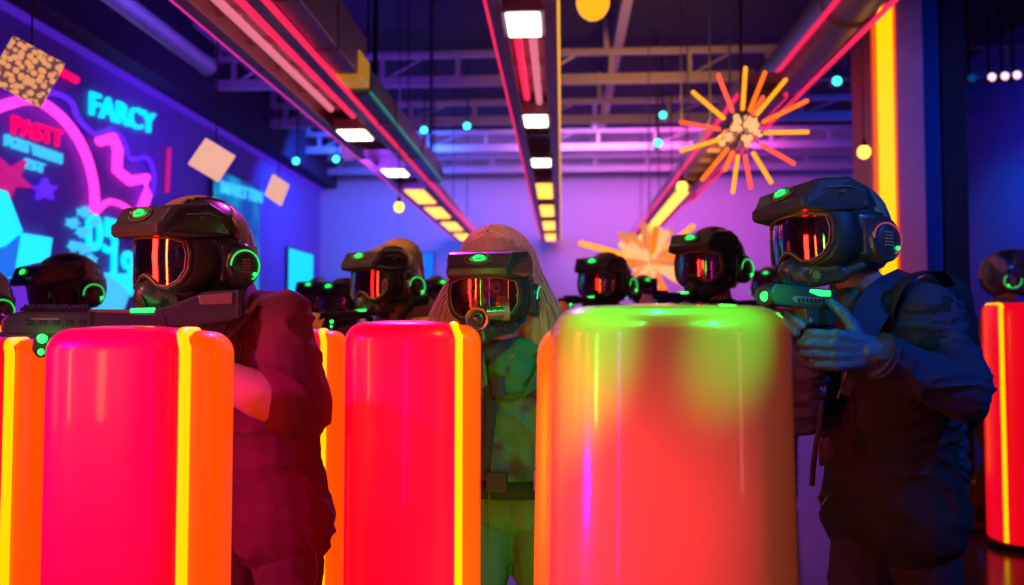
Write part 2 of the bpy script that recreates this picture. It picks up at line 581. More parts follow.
beam('ceiling_light_beam', -.32, -.04, 2.5, 14.3, M['red_edge'], M['yel_edge'], 'centre overhead light beam with red left edge and yellow right edge',
     [(4.05, 'w'), (5.95, 'w'), (7.45, 'w'), (9.0, 'a'), (10.5, 'a'), (12.0, 'a'), (13.5, 'a')],
     [(-.05, 4.4, 5.6, M['red_edge']), (.03, 4.4, 5.7, M['pinktube'])])
beam('ceiling_light_beam', -1.74, -1.38, 2.5, 14.3, M['mag_edge'], M['red_edge'], 'left overhead light beam with magenta edges and white square lights',
     [(6.3, 'w'), (7.85, 'w'), (9.3, 'a'), (10.6, 'a'), (12.0, 'a'), (13.4, 'a')],
     [(-.05, 2.6, 5.8, M['pinktube']), (.06, 2.6, 6.0, M['red_edge'])])
# right one: deep box beam, amber lights at its far end
beam('ceiling_light_beam', 1.16, 1.42, 5.5, 14.3, M['red_edge'], M['red_edge'], 'right overhead beam with red edges, amber lights toward its far end',
     [(9.6, 'a'), (10.6, 'a'), (11.6, 'a'), (12.6, 'a'), (13.6, 'a')])

# air ducts beside the left beam
d1 = empty('air_duct', (-1.345, 2.6, 2.78))
tag(d1, 'grey green rectangular duct beside the left light beam, nearer length', 'air duct')
MB().box((0, 0, 0), (.13, 2.6, .30)).build('duct_body', M['duct'], d1, smooth=False, bevel=.015)
for y in (.5, 1.2, 1.9):
    MB().box((-.002, y, -.010), (.140, y + .03, .310)).build('flange', M['duct'], d1, smooth=False, bevel=.004)
MB().box((-.004, 2.36, -.014), (.142, 2.62, .15)).build('lit_corner', mat('yellow_light_paint', (.9, .6, .04), .4, emis=(1, .45, .02), es=.3), d1, smooth=False, bevel=.01)  # glowing yellow piece stands for light on the duct's lower corner
MB().box((.05, .3, .30), (.08, .33, CH - 2.78)).build('hanger', M['wire'], d1, smooth=False)
MB().box((.05, 1.7, .30), (.08, 1.73, CH - 2.78)).build('hanger', M['wire'], d1, smooth=False)
d2 = empty('air_duct', (-1.345, 5.3, 2.76))
tag(d2, 'teal lit rectangular duct beside the left light beam, farther length', 'air duct')
MB().box((0, 0, 0), (.13, 3.3, .17)).build('duct_body', mat('teal_enamel', (.12, .42, .36), .4, .2, bump=.05, bscale=10), d2, smooth=False, bevel=.015)
MB().box((.122, 0, -.004), (.137, 3.3, .012)).build('edge_light', glow('teal_edge', (.02, .35, .25), .5), d2, smooth=False)
for y in (.8, 2.0, 3.1):
    MB().box((-.002, y, -.010), (.140, y + .03, .18)).build('flange', M['duct'], d2, smooth=False, bevel=.004)
MB().box((.05, .4, .17), (.08, .43, CH - 2.76)).build('hanger', M['wire'], d2, smooth=False)
MB().box((.05, 2.9, .17), (.08, 2.93, CH - 2.76)).build('hanger', M['wire'], d2, smooth=False)

# big round pipe to the upper right
pp = empty('round_duct', (1.62, 4.2, 3.12))
tag(pp, 'large round mauve duct with a red lit underside, upper right', 'air duct')
MB().tube([(0, 0, 0), (0, 7.6, 0)], .16, 20).build('duct_pipe', M['duct'], pp)
for y in (.6, 2.2, 3.8, 5.4, 7.0):
    MB().lathe([(.17, 0), (.178, .02), (.17, .04)], 20, Matrix.Translation((0, y, 0)) @ Matrix.Rotation(-PI / 2, 4, 'X')).build('clamp_ring', M['steel'], pp)
MB().box((-.16, 0, -.13), (-.145, 7.6, -.10)).box((.145, 0, -.13), (.16, 7.6, -.10)).build('edge_light', M['red_edge'], pp, smooth=False)
for y in (.8, 4, 7):
    MB().tube([(0, y, .15), (0, y, CH - 3.12)], .01, 6).build('hanger_rod', M['wire'], pp)


# trusses across
def truss(y, z, label, h=.30, m=None):
    t = empty('roof_truss', (0, y, z))
    tag(t, label, 'roof truss')
    m = m or M['steel']
    MB().box((LW + .3, -.04, -.06), (RW, .04, .05)).build('lower_chord', m, t, smooth=False, bevel=.006)
    MB().box((LW + .3, -.04, h - .035), (RW, .04, h + .03)).build('upper_chord', m, t, smooth=False, bevel=.006)
    x = LW + .5
    k = 0
    while x < RW - .2:
        MB().box((x - .025, -.02, .03), (x + .025, .02, h - .03)).build('upright', m, t, smooth=False)
        if k % 2 == 0 and x + .9 < RW:
            MB().tube([(x + .05, 0, .04), (x + .45, 0, h - .04)], .014, 6).build('diagonal', m, t)
        x += .85
        k += 1
    for hx in (LW + .33, .5, RW - .05):
        MB().box((hx - .03, -.03, h + .03), (hx + .03, .03, CH - z)).build('hanger', m, t, smooth=False)
    return t


truss(9.3, 4.02, 'nearest open steel roof truss crossing the hall, yellowish on the right')
truss(11.1, 4.02, 'second open steel roof truss crossing behind the nearest one', .24)
truss(12.7, 4.0, 'third open steel roof truss crossing behind the second one', .24)
truss(13.9, 3.9, 'farthest steel roof truss, close to the back wall', .2)
for i, (x, z, y0, y1, rr, lb) in enumerate([(-3.75, 4.4, 8.4, 14.2, .03, 'leftmost blue lit purlin running lengthwise under the ceiling'),
                                  (-2.6, 4.4, 8.4, 14.2, .03, 'blue lit purlin running lengthwise left of the left beam'),
                                  (.62, 4.38, 6.2, 14.2, .05, 'brown purlin running lengthwise right of the centre beam'),
                                  (2.9, 4.40, 6.2, 14.2, .04, 'purlin running lengthwise over the round duct side')]):
    t = MB().box((-rr, 0, -rr), (rr, y1 - y0, rr)).box((-rr * .5, .3, rr), (rr * .5, .36, CH - z)).box((-rr * .5, y1 - y0 - .5, rr), (rr * .5, y1 - y0 - .44, CH - z)).build('purlin', M['steel'], None, smooth=False, loc=(x, y0, z))
    tag(t, lb, 'ceiling purlin')
tb = empty('tube_light', (-2.95, 4.6, 3.45))
tag(tb, 'thick pale blue unlit tube hanging under the dark ceiling, upper left', 'tube')
MB().tube([(0, 0, 0), (.0, 2.2, 0)], .07, 16).build('tube', M['duct'], tb)
MB().tube([(0, 2.2, 0), (0, 2.25, 0)], .08, 16).build('end_cap', M['steel'], tb)
for y in (.3, 1.9):
    MB().tube([(0, y, .06), (0, y, CH - 3.45)], .008, 6).build('hanger_rod', M['wire'], tb)


# ------------------------------------------------------------------ small lamps
def cord(root, z0, ztop=CH, r=.004):
    MB().tube([(0, 0, z0), (0, 0, ztop - root.location.z)], r, 6).build('cord', M['wire'], root)


def pendant(px, py, d, r, m, label, cap=True):
    p = at(px, py, d)
    o = empty('pendant_lamp', p)
    tag(o, label, 'lamp')
    MB().ball((0, 0, 0), (r, r, r * 1.1), 18).build('bulb', m, o)
    MB().lathe([(r * .55, r * .85), (r * .5, r * 1.2), (r * .25, r * 1.7), (r * .2, r * 2.1)], 14).build('socket', M['wire'], o)
    cord(o, r * 2)


pendant(399, 207, 7, .042, M['bulb'], 'small amber bulb hanging beside the left light beam')
pendant(682, 187, 7, .046, M['bulb'], 'small amber bulb hanging left below the orange starburst')
pendant(864, 152, 5.5, .042, M['bulb'], 'small amber bulb hanging just left of the yellow light column')
pendant(593, 2, 5.0, .10, M['yball'], 'large yellow globe lamp at the top edge, right of centre beam')
pendant(349, 151, 10, .105, M['pball'], 'dim mauve globe under the left light beam')

for i, (px, py, d, lb) in enumerate([(296, 161, 11, 'teal spotlight, leftmost of those above the back wall'),
                                     (336, 159, 11, 'teal spotlight just left of the mauve globe'),
                                     (424, 130, 11, 'teal spotlight between left and centre beams, left one of the pair'),
                                     (467, 126, 11, 'teal spotlight between left and centre beams, right one of the pair'),
                                     (663, 115, 10.5, 'teal spotlight left of the starburst, upper one'),
                                     (658, 143, 9.6, 'teal spotlight left of the starburst, lower one'),
                                     (837, 81, 8.5, 'teal spotlight left of the yellow light column, dimmer upper one'),
                                     (859, 86, 8.5, 'teal spotlight touching the left edge of the yellow light column'),
                                     (992, 77, 8.0, 'blue white spotlight seen through the window, leftmost of its row'),
                                     (1005, 76, 8.0, 'blue white spotlight seen through the window, second of its row'),
                                     (1017, 75, 8.0, 'blue white spotlight seen through the window, last of its row'),
                                     (972, 78, 8.0, 'dim blue spotlight left of the row behind the window')]):
    p = at(px, py, d)
    o = empty('spotlight', p)
    tag(o, lb, 'spotlight')
    r = .052 if i < 8 else .042
    mm = Matrix.Rotation(PI / 2, 4, 'X')
    MB().lathe([(r * .98, .0), (r * 1.05, -.02), (r * 1.0, -.1), (r * .5, -.14)][::-1], 14, mm @ Matrix.Translation((0, 0, 0))).build('can', M['wire'], o)
    MB().lathe([(r * .4, .012), (r * .85, .006), (r * .95, -.01)][::-1], 14, mm).build('spot_lens', M['teal'] if i < 8 else (M['white'] if i < 11 else M['blue_sh']), o)
    MB().tube([(0, .06, r * .9), (0, .06, CH - p.z)], .012, 6).build('mount_rod', M['wire'], o)

# ------------------------------------------------------------------ starbursts
def starburst(px, py, d, R, spec, label, core_m):
    p = at(px, py, d)
    o = empty('starburst_lamp', p)
    tag(o, label, 'starburst lamp')
    MB().ball((0, 0, 0), R * .12, 14).build('hub', M['chrome'], o)
    for (dx, dy, dz, l, r, m) in spec:
        v = Vector((dx, dy, dz)).normalized()
        e = v * R * l
        MB().cap(v * R * (.38 if r < .03 else .1), e, r, r, 10).build('light_tube', m, o)
        MB().tube([v * R * .08, v * R * .4], r * .4, 6).build('arm', M['chrome'], o)
    rnd = random.Random(3)
    for k in range(26):
        v = Vector((rnd.uniform(-1, 1), rnd.uniform(-1, .3), rnd.uniform(-1, 1))).normalized()
        MB().ball(v * R * rnd.uniform(.16, .34), R * .055, 10).build('bulb', core_m, o)
    cord(o, R * .1, CH, .005)
    return o


spec = []
for deg, l, mm in [(88, 1.0, 'burst_y'), (70, .98, 'burst_o'), (50, 1.05, 'burst_y'), (24, 1.08, 'burst_o'), (-4, 1.0, 'burst_y'), (-34, .95, 'burst_r'), (-58, .92, 'burst_y'),
                   (-80, .88, 'burst_r'), (-98, .95, 'burst_y'), (-130, 1.05, 'burst_o'), (-163, 1.0, 'burst_y'), (172, 1.0, 'burst_r'), (143, 1.02, 'burst_y'), (115, .98, 'burst_r'), (-115, .7, 'burst_o'), (58, .7, 'burst_r')]:
    a = math.radians(deg)
    spec.append((math.cos(a), random.uniform(-.35, .15), math.sin(a), l, .0115, M[mm]))
starburst(741, 133, 4.4, .325, spec, 'orange and yellow spiky starburst lamp hanging at upper right', M['burst_w'])
spec = []
rnd = random.Random(8)
for k in range(46):
    a = rnd.uniform(0, 2 * PI)
    spec.append((math.cos(a), rnd.uniform(-1.1, .4), math.sin(a), rnd.uniform(.6, .85), .036, M[rnd.choice(['burst_w', 'burst_p', 'burst_p', 'burst_w', 'burst_o'])]))
for a, l in ((165, 1.45), (18, 1.3), (40, 1.1)):
    a = math.radians(a)
    spec.append((math.cos(a), -.1, math.sin(a), l, .028, M['burst_y']))
starburst(650, 262, 8.6, .50, spec, 'dense cream coloured starburst lamp glowing low behind the players', M['burst_w'])


# ------------------------------------------------------------------ hanging square panels
def hang_panel(px, py, d, s, rz, rx, ry, m, label):
    p = at(px, py, d)
    o = empty('hanging_panel', p)
    tag(o, label, 'hanging panel')
    mm = Euler((rx, ry, rz)).to_matrix().to_4x4()
    b = MB().box((-s / 2, -.012, -s / 2), (s / 2, .012, s / 2))
    pn = b.build('panel', m, o, smooth=False, bevel=.006)
    pn.rotation_euler = (rx, ry, rz)
    top = mm @ Vector((-s / 2 * .3, 0, s / 2 * .98))
    MB().tube([top, (top.x, top.y, CH - p.z)], .004, 6).build('suspension_wire', M['wire'], o)
    return o


hang_panel(27, 72, 3.4, .205, .5, .2, .45, M['pebble'], 'square panel of glowing gold pebbles hanging in front of the mural')
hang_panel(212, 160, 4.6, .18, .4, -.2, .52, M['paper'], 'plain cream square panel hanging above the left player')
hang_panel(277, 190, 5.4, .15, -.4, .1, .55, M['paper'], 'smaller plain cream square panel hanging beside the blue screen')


# ------------------------------------------------------------------ left wall mural: neon shapes and lettering
def neon(pts, r, m, name, label, off=.06, closed=False, cat='neon sign'):
    P = [on_x(px, py, LW + off) for px, py in pts]
    o = MB().tube(P, r, 8, closed).build(name, m)
    c = P[0]
    return tag(o, label, cat)


def smooth_path(p, n=6, closed=False):
    out = []
    L = len(p)
    rng = range(L if closed else L - 1)
    for i in rng:
        p0 = p[(i - 1) % L] if closed or i > 0 else p[0]
        p1 = p[i]
        p2 = p[(i + 1) % L]
        p3 = p[(i + 2) % L] if closed or i + 2 < L else p[-1]
        for k in range(n):
            t = k / n
            out.append(tuple(.5 * (2 * p1[j] + (p2[j] - p0[j]) * t + (2 * p0[j] - 5 * p1[j] + 4 * p2[j] - p3[j]) * t * t + (3 * p1[j] - p0[j] - 3 * p2[j] + p3[j]) * t ** 3) for j in (0, 1)))
    if not closed:
        out.append(tuple(p[-1]))
    return out


neon(smooth_path([(-28, 118), (8, 104), (35, 100), (62, 118), (82, 146), (93, 180), (95, 212)]), .042, M['pink'], 'neon_arc', 'large pink neon arc curving round the small lettering on the mural')
neon(smooth_path([(96, 212), (108, 202), (122, 205), (134, 214)]), .030, M['pink'], 'neon_arc', 'short pink neon hump just above the numbers on the mural')
neon([(100, 141), (113, 138), (118, 150), (117, 170), (130, 181), (146, 178), (147, 195), (141, 212)], .05, M['pink'], 'neon_bolt', 'thick pink zigzag neon bolt under the word FARCY')
neon(smooth_path([(36, 92), (58, 94), (72, 103), (78, 118), (95, 134), (112, 130), (124, 142), (130, 158), (147, 158), (154, 175), (152, 196)]), .024, M['violet'], 'neon_line', 'thin violet wavy neon outline around the pink bolt')
neon([(58, 70), (76, 80)], .035, M['redneon'], 'neon_bar', 'short red neon bar left above the word FARCY')
neon([(169, 148), (167, 192)], .026, M['pink2'], 'neon_bar', 'dim magenta upright neon bar near the mural end')


def wall_text(txt, px, py, px2, hpx, m, name, label, slant=0.0, bold=.04):
    """lettering standing on the left wall, reading away from the camera"""
    cu = bpy.data.curves.new(name, 'FONT')
    cu.body = txt
    cu.size = 1
    cu.extrude = .02
    cu.offset = bold
    cu.resolution_u = 3
    o = bpy.data.objects.new('tmp', cu)
    COL.objects.link(o)
    dg = bpy.context.evaluated_depsgraph_get()
    dg.update()
    me = bpy.data.meshes.new_from_object(o.evaluated_get(dg))
    bpy.data.objects.remove(o)
    xs = [v.co.x for v in me.vertices]
    ys = [v.co.y for v in me.vertices]
    x0, x1, y0, y1 = min(xs), max(xs), min(ys), max(ys)
    a = on_x(px, py, LW + .02)
    b = on_x(px2, py, LW + .02)
    h = a.z - on_x(px, py + hpx, LW + .02).z
    for v in me.vertices:
        u = (v.co.x - x0) / (x1 - x0)
        t = (v.co.y - y0) / (y1 - y0)
        e = v.co.z
        v.co = Vector((.01 + (e + .02) * .8, u * (b.y - a.y), (t - 1) * h + slant * u))
    me.name = name
    me.materials.clear()
    o = link(name, me, m, None, smooth=False, loc=(LW, a.y, a.z))
    return tag(o, label, 'neon sign')


wall_text('FARCY', 90, 91, 155, 24, M['cyan'], 'neon_lettering', 'cyan neon word FARCY high on the mural wall', .10, .018)
wall_text('PASTT', 12, 115, 62, 19, M['redneon'], 'neon_lettering', 'red pink neon word PASTT on the mural', .03, .012)
wall_text('PGRT WXUN', 5, 134, 61, 12, M['cyan2'], 'neon_lettering', 'small pale blue lettering line right under the red word', 0, .008)
wall_text('EST', 25, 158, 44, 10, M['cyan2'], 'neon_lettering', 'small pale blue word EST beneath the two lines of lettering', 0, .008)
wall_text('05', 86, 212, 117, 38, M['cyan'], 'neon_lettering', 'tall cyan neon digits 05 beside the flower shapes', 0, .012)
wall_text('19', 112, 248, 134, 34, M['cyan'], 'neon_lettering', 'cyan neon digits 19 just under the digits 05', 0, .012)


def wall_poly(pts, m, name, label, off=.02, th=.03, cat='mural panel'):
    P = [on_x(px, py, LW + off) for px, py in pts]
    n = len(P)
    vs = [p - Vector((off - .001, 0, 0)) for p in P] + [p + Vector((th, 0, 0)) for p in P]
    fs = [list(range(n)), list(range(2 * n - 1, n - 1, -1))] + [[i, n + i, n + (i + 1) % n, (i + 1) % n] for i in range(n)]
    o = MB().add(vs, fs).build(name, m, smooth=False)
    return tag(o, label, cat)


def star_pts(cx, cy, R, n=5, rot=-90, q=.45):
    return [(cx + math.cos(math.radians(rot + i * 180 / n)) * (R if i % 2 == 0 else R * q), cy + math.sin(math.radians(rot + i * 180 / n)) * (R if i % 2 == 0 else R * q)) for i in range(2 * n)]


wall_poly(star_pts(8, 178, 24, rot=-120, q=.4), M['pink2'], 'mural_star', 'large dull pink star at the left edge of the mural')
wall_poly(star_pts(44, 190, 12), M['violet'], 'mural_star', 'violet star on the mural under the small lettering')
wall_poly([(-8, 188), (4, 192), (19, 231), (2, 246), (-8, 248)], M['cyan'], 'neon_facet', 'bright cyan angled facet at the mural left edge')
wall_poly([(-8, 249), (2, 247), (17, 235), (10, 277), (-8, 274)], M['blue_sh'], 'neon_facet', 'blue facet below the leftmost cyan facet')
wall_poly([(19, 233), (49, 238), (44, 274), (10, 278)], M['cyan'], 'neon_facet', 'cyan four sided facet above the far left player')
wall_poly([(-6, 280), (10, 280), (43, 276), (40, 330), (-6, 330)], M['violet2'], 'neon_facet', 'purple facet behind the far left player')
wall_poly([(104, 274), (128, 291), (118, 318), (86, 318)], M['cyan2'], 'neon_facet', 'pale blue facet behind the rifle, lower one')
wall_poly([(105, 273), (132, 274), (130, 296)], M['cyan'], 'neon_facet', 'small cyan triangle facet under the digits 19')
for i, (x, y, w_) in enumerate([(83, 212, 'topmost of the flowers'), (72, 223, 'upper left one'), (82, 232, 'one in the middle of the cluster'), (74, 246, 'lower left one'), (84, 249, 'one right of the lower left flower'), (90, 260, 'lowest of the flowers'), (92, 222, 'one closest to the digit 0')]):
    o = wall_poly(star_pts(x, y, 6.0, 5, 10 * i, .55), M['cyan2'], 'mural_flower', 'small pale cyan mural flower beside the digits 05, ' + w_, cat='mural shape')
    o['group'] = 'small flowers beside the digits'


def screen(pts, name, label, m, frame=True):
    """flat lit screen mounted on the left wall"""
    P = [on_x(px, py, LW + .06) for px, py in pts]
    y0, y1 = P[0].y, P[1].y
    z1, z0 = P[0].z, P[1].z
    r = empty(name, (LW, (y0 + y1) / 2, z0))
    tag(r, label, 'screen')
    h = (y1 - y0) / 2
    MB().box((.0, -h, 0), (.05, h, z1 - z0)).build('housing', M['wire'], r, smooth=False, bevel=.01)
    MB().box((.05, -h + .03, .03), (.062, h - .03, z1 - z0 - .03)).build('display', m, r, smooth=False)
    return r, h, z1 - z0


def screen_mat():
    m = bpy.data.materials.new('blue_cyan_display')
    m.use_nodes = True
    nt = m.node_tree
    b = nt.nodes['Principled BSDF']
    tc = nt.nodes.new('ShaderNodeTexCoord')
    n = nt.nodes.new('ShaderNodeTexNoise')
    n.inputs['Scale'].default_value = 1.6
    nt.links.new(tc.outputs['Object'], n.inputs['Vector'])
    r = nt.nodes.new('ShaderNodeValToRGB')
    r.color_ramp.elements[0].position = .4
    r.color_ramp.elements[0].color = (.0, .08, .55, 1)
    r.color_ramp.elements[1].position = .6
    r.color_ramp.elements[1].color = (.0, .42, .75, 1)
    nt.links.new(n.outputs['Fac'], r.inputs['Fac'])
    nt.links.new(r.outputs['Color'], b.inputs['Emission Color'])
    b.inputs['Emission Strength'].default_value = .8
    b.inputs['Base Color'].default_value = (0, 0, .02, 1)
    return m


M['display'] = screen_mat()
s1, h1, H1 = screen([(214, 165), (259, 305)], 'wall_screen', 'large blue display with blurred cyan headline on the left wall', M['display'])
wall_text('MARTTIN', 216, 180, 257, 13, M['cyan2'], 'neon_lettering', 'pale cyan headline lettering MARTTIN across the large blue display', .08, .01).location.x += .062
s2, h2, H2 = screen([(289, 246), (313, 303)], 'wall_screen', 'bright cyan display near the far left corner', M['screen'])


def back_screen(px0, py0, px1, py1, m, label):
    a = on_y(px0, py0, BW - .06)
    b = on_y(px1, py1, BW - .06)
    r = empty('wall_screen', ((a.x + b.x) / 2, BW, b.z))
    tag(r, label, 'screen')
    h = (b.x - a.x) / 2
    MB().box((-h, -.05, 0), (h, 0, a.z - b.z)).build('housing', M['wire'], r, smooth=False, bevel=.01)
    MB().box((-h + .02, -.06, .02), (h - .02, -.05, a.z - b.z - .02)).build('display', m, r, smooth=False)


back_screen(410, 252, 434, 300, M['blue_sh'], 'dim blue display on the back wall right of the tan hooded player')
back_screen(858, 170, 874, 212, mat('pale_display', (.1, .2, .3), .4, emis=(.25, .7, 1.0), es=.9), 'pale display just left of the yellow light column')


# ------------------------------------------------------------------ light pillars
def sup(a, b, n=3.2, k=72):
    out = []
    for i in range(k):
        t = 2 * PI * i / k
        c, s_ = math.cos(t), math.sin(t)
        out.append((a * math.copysign(abs(c) ** (2 / n), c), b * math.copysign(abs(s_) ** (2 / n), s_)))
    return out


def block(a, b, H, r, a2=None, n=3.2, cx=0, cy=0, z0=.04, scoop=0):
    """upright soft edged block; a = half width at the top, a2 at the foot"""
    a2 = a2 or a
    lv = [(z0, .012, 0), (z0 + .012, 0, 0)]
    for i in range(1, 9):
        lv.append((z0 + .012 + (H - r - z0 - .012) * i / 8, 0, 0))
    for i in range(1, 9):
        t = PI / 2 * i / 8
        lv.append((H - r + r * math.sin(t), r * (1 - math.cos(t)), 0))
    mb = MB()
    k = 72
    vs = []
    for z, ins, _ in lv:
        t = min(1, max(0, z / H))
        aa = a2 + (a - a2) * t
        vs += [(x + cx, y + cy, z) for x, y in sup(aa - ins, b - ins, n, k)]
    fs = []
    for i in range(len(lv) - 1):
        for j in range(k):
            l = (j + 1) % k
            fs.append([i * k + j, i * k + l, (i + 1) * k + l, (i + 1) * k + j])
    fs.append(list(range(k))[::-1])
    # soft crown
    top = (len(lv) - 1) * k
    q = len(vs)
    vs += [(cx + (vs[top + j][0] - cx) * .5, cy + (vs[top + j][1] - cy) * .5, H + .004) for j in range(k)]
    vs.append((cx, cy, H + .005))
    for j in range(k):
        l = (j + 1) % k
        fs.append([top + j, top + l, q + l, q + j])
        fs.append([q + j, q + l, q + k])
    return mb.add(vs, fs)


aw_ = (CAMR @ Vector((0, 0, -1)))
aw_.z = 0


def pillar(px0, px1, topy, d, label, split=.84, back=True, b=.10, side=True, mirror=False, rear=False, mat_body='pyl_red', a2f=1.0, r=.045, edge=0.0):
    pl = at(px0, topy, d)
    pr = at(px1, topy, d)
    W = (pr - pl).length
    c = at((px0 + px1) / 2, topy, d + b * .8)
    H = (pl.z + c.z) / 2
    o = empty('light_pillar', (c.x, c.y, 0), YAW)
    tag(o, label, 'light pillar')
    sgn = -1 if mirror else 1
    if side:
        bw = W * split / 2
        bx = -W / 2 + bw
        block(bw, b, H, r, bw * a2f, cx=bx * sgn).build('front_shell', M[mat_body], o)
        sw = W * .30
        if back:
            block(sw, b * .8, H - .006, r, sw, cx=(W / 2 - sw) * sgn, cy=b * .35).build('side_shell', M['pyl_orange'], o)
        # light strip running up the front and over the top
        x = (bx + bw * .93) * sgn
        yb = -b * (1 - abs(.93) ** 3.2) ** (1 / 3.2) + .006
        rr = r * .8
        pts = [(x, yb - .002, .05), (x, yb - .002, H * .5)]
        for i in range(0, 9):
            t = PI / 2 * i / 8
            pts.append((x - sgn * .012 * math.sin(t), yb - .002 + rr * (1 - math.cos(t)), H - rr + rr * math.sin(t) - .010 * math.sin(t)))
        pts.append((x - sgn * .014, b * .4, H - .010))
        MB().tube(pts, .0125, 12).build('light_strip', M['strip'], o)
    else:
        block(W / 2, b, H, r, W / 2 * a2f, n=2.7).build('front_shell', M[mat_body], o)
        block(W / 2 + edge, b * .62, H - .03, r, W / 2 * a2f + edge, n=3.0, cy=b * .42).build('rim_glow_shell', M['pyl_edge'], o)  # added glowing shell, peeks out as the orange rim light on both sides
    MB().lathe([(W * .5, 0), (W * .52, .01), (W * .52, .035), (W * .48, .045)], 40, None, 1, b * 2 / W * 1.02).build('base_ring', M['rubber'], o)
    return o


pillar(-90, 51, 338, 2.12, 'red light pillar cut by the left edge of the view, under the rifle muzzle', .84)
pillar(54, 228, 328, 1.60, 'red and magenta light pillar in front of the maroon shirted player', .86, b=.10)
pillar(345, 483, 322, 2.00, 'pink to orange light pillar just left of the woman in green', .87, b=.10)
pillar(240, 346, 329, 2.75, 'orange light pillar mostly hidden behind the maroon shirted player', .86, b=.10)
pillar(540, 793, 306, 1.30, 'largest light pillar, green topped, in the front centre', side=False, b=.15, mat_body='pyl_pale', a2f=1.11, r=.05, edge=.019)
pillar(985, 1082, 303, 4.83, 'red light pillar standing on the floor at the far right edge', .985, b=.17, mirror=True, back=False)


# ------------------------------------------------------------------ helmet
def ell(r, nu=48, nv=28, keep=None, c=(0, .015, .02)):
    vs, fs = [], []
    for i in range(nv + 1):
        ph = -PI / 2 + PI * i / nv
        for j in range(nu):
            th = 2 * PI * j / nu
            vs.append(Vector((c[0] + r[0] * math.cos(ph) * math.cos(th), c[1] + r[1] * math.cos(ph) * math.sin(th), c[2] + r[2] * math.sin(ph))))
    for i in range(nv):
        for j in range(nu):
            l = (j + 1) % nu
            f = [i * nu + j, i * nu + l, (i + 1) * nu + l, (i + 1) * nu + j]
            cc = sum((vs[q] for q in f), Vector()) / 4
            if keep is None or keep(cc):
                fs.append(f)
    used = sorted({q for f in fs for q in f})
    mp = {q: i for i, q in enumerate(used)}
    return MB().add([vs[q] for q in used], [[mp[q] for q in f] for f in fs])


def face_y(x, z):
    """front surface of the goggle"""
    return -.150 + 3.6 * x * x + .04 * abs(z)


def goggle_outline():
    top = [(-.100, .038), (-.07, .048), (-.03, .050), (0, .050), (.03, .050), (.07, .048), (.100, .038)]
    right = [(.107, .008), (.104, -.030), (.090, -.058)]
    bot = [(.064, -.074), (.040, -.070), (.018, -.050), (0, -.044), (-.018, -.050), (-.040, -.070), (-.064, -.074)]
    left = [(-.090, -.058), (-.104, -.030), (-.107, .008)]
    return [(x * 1.09, z * 1.05) for x, z in top + right + bot + left]


_helm_cache = {}


def xform(mb, k=1.0):
    return mb


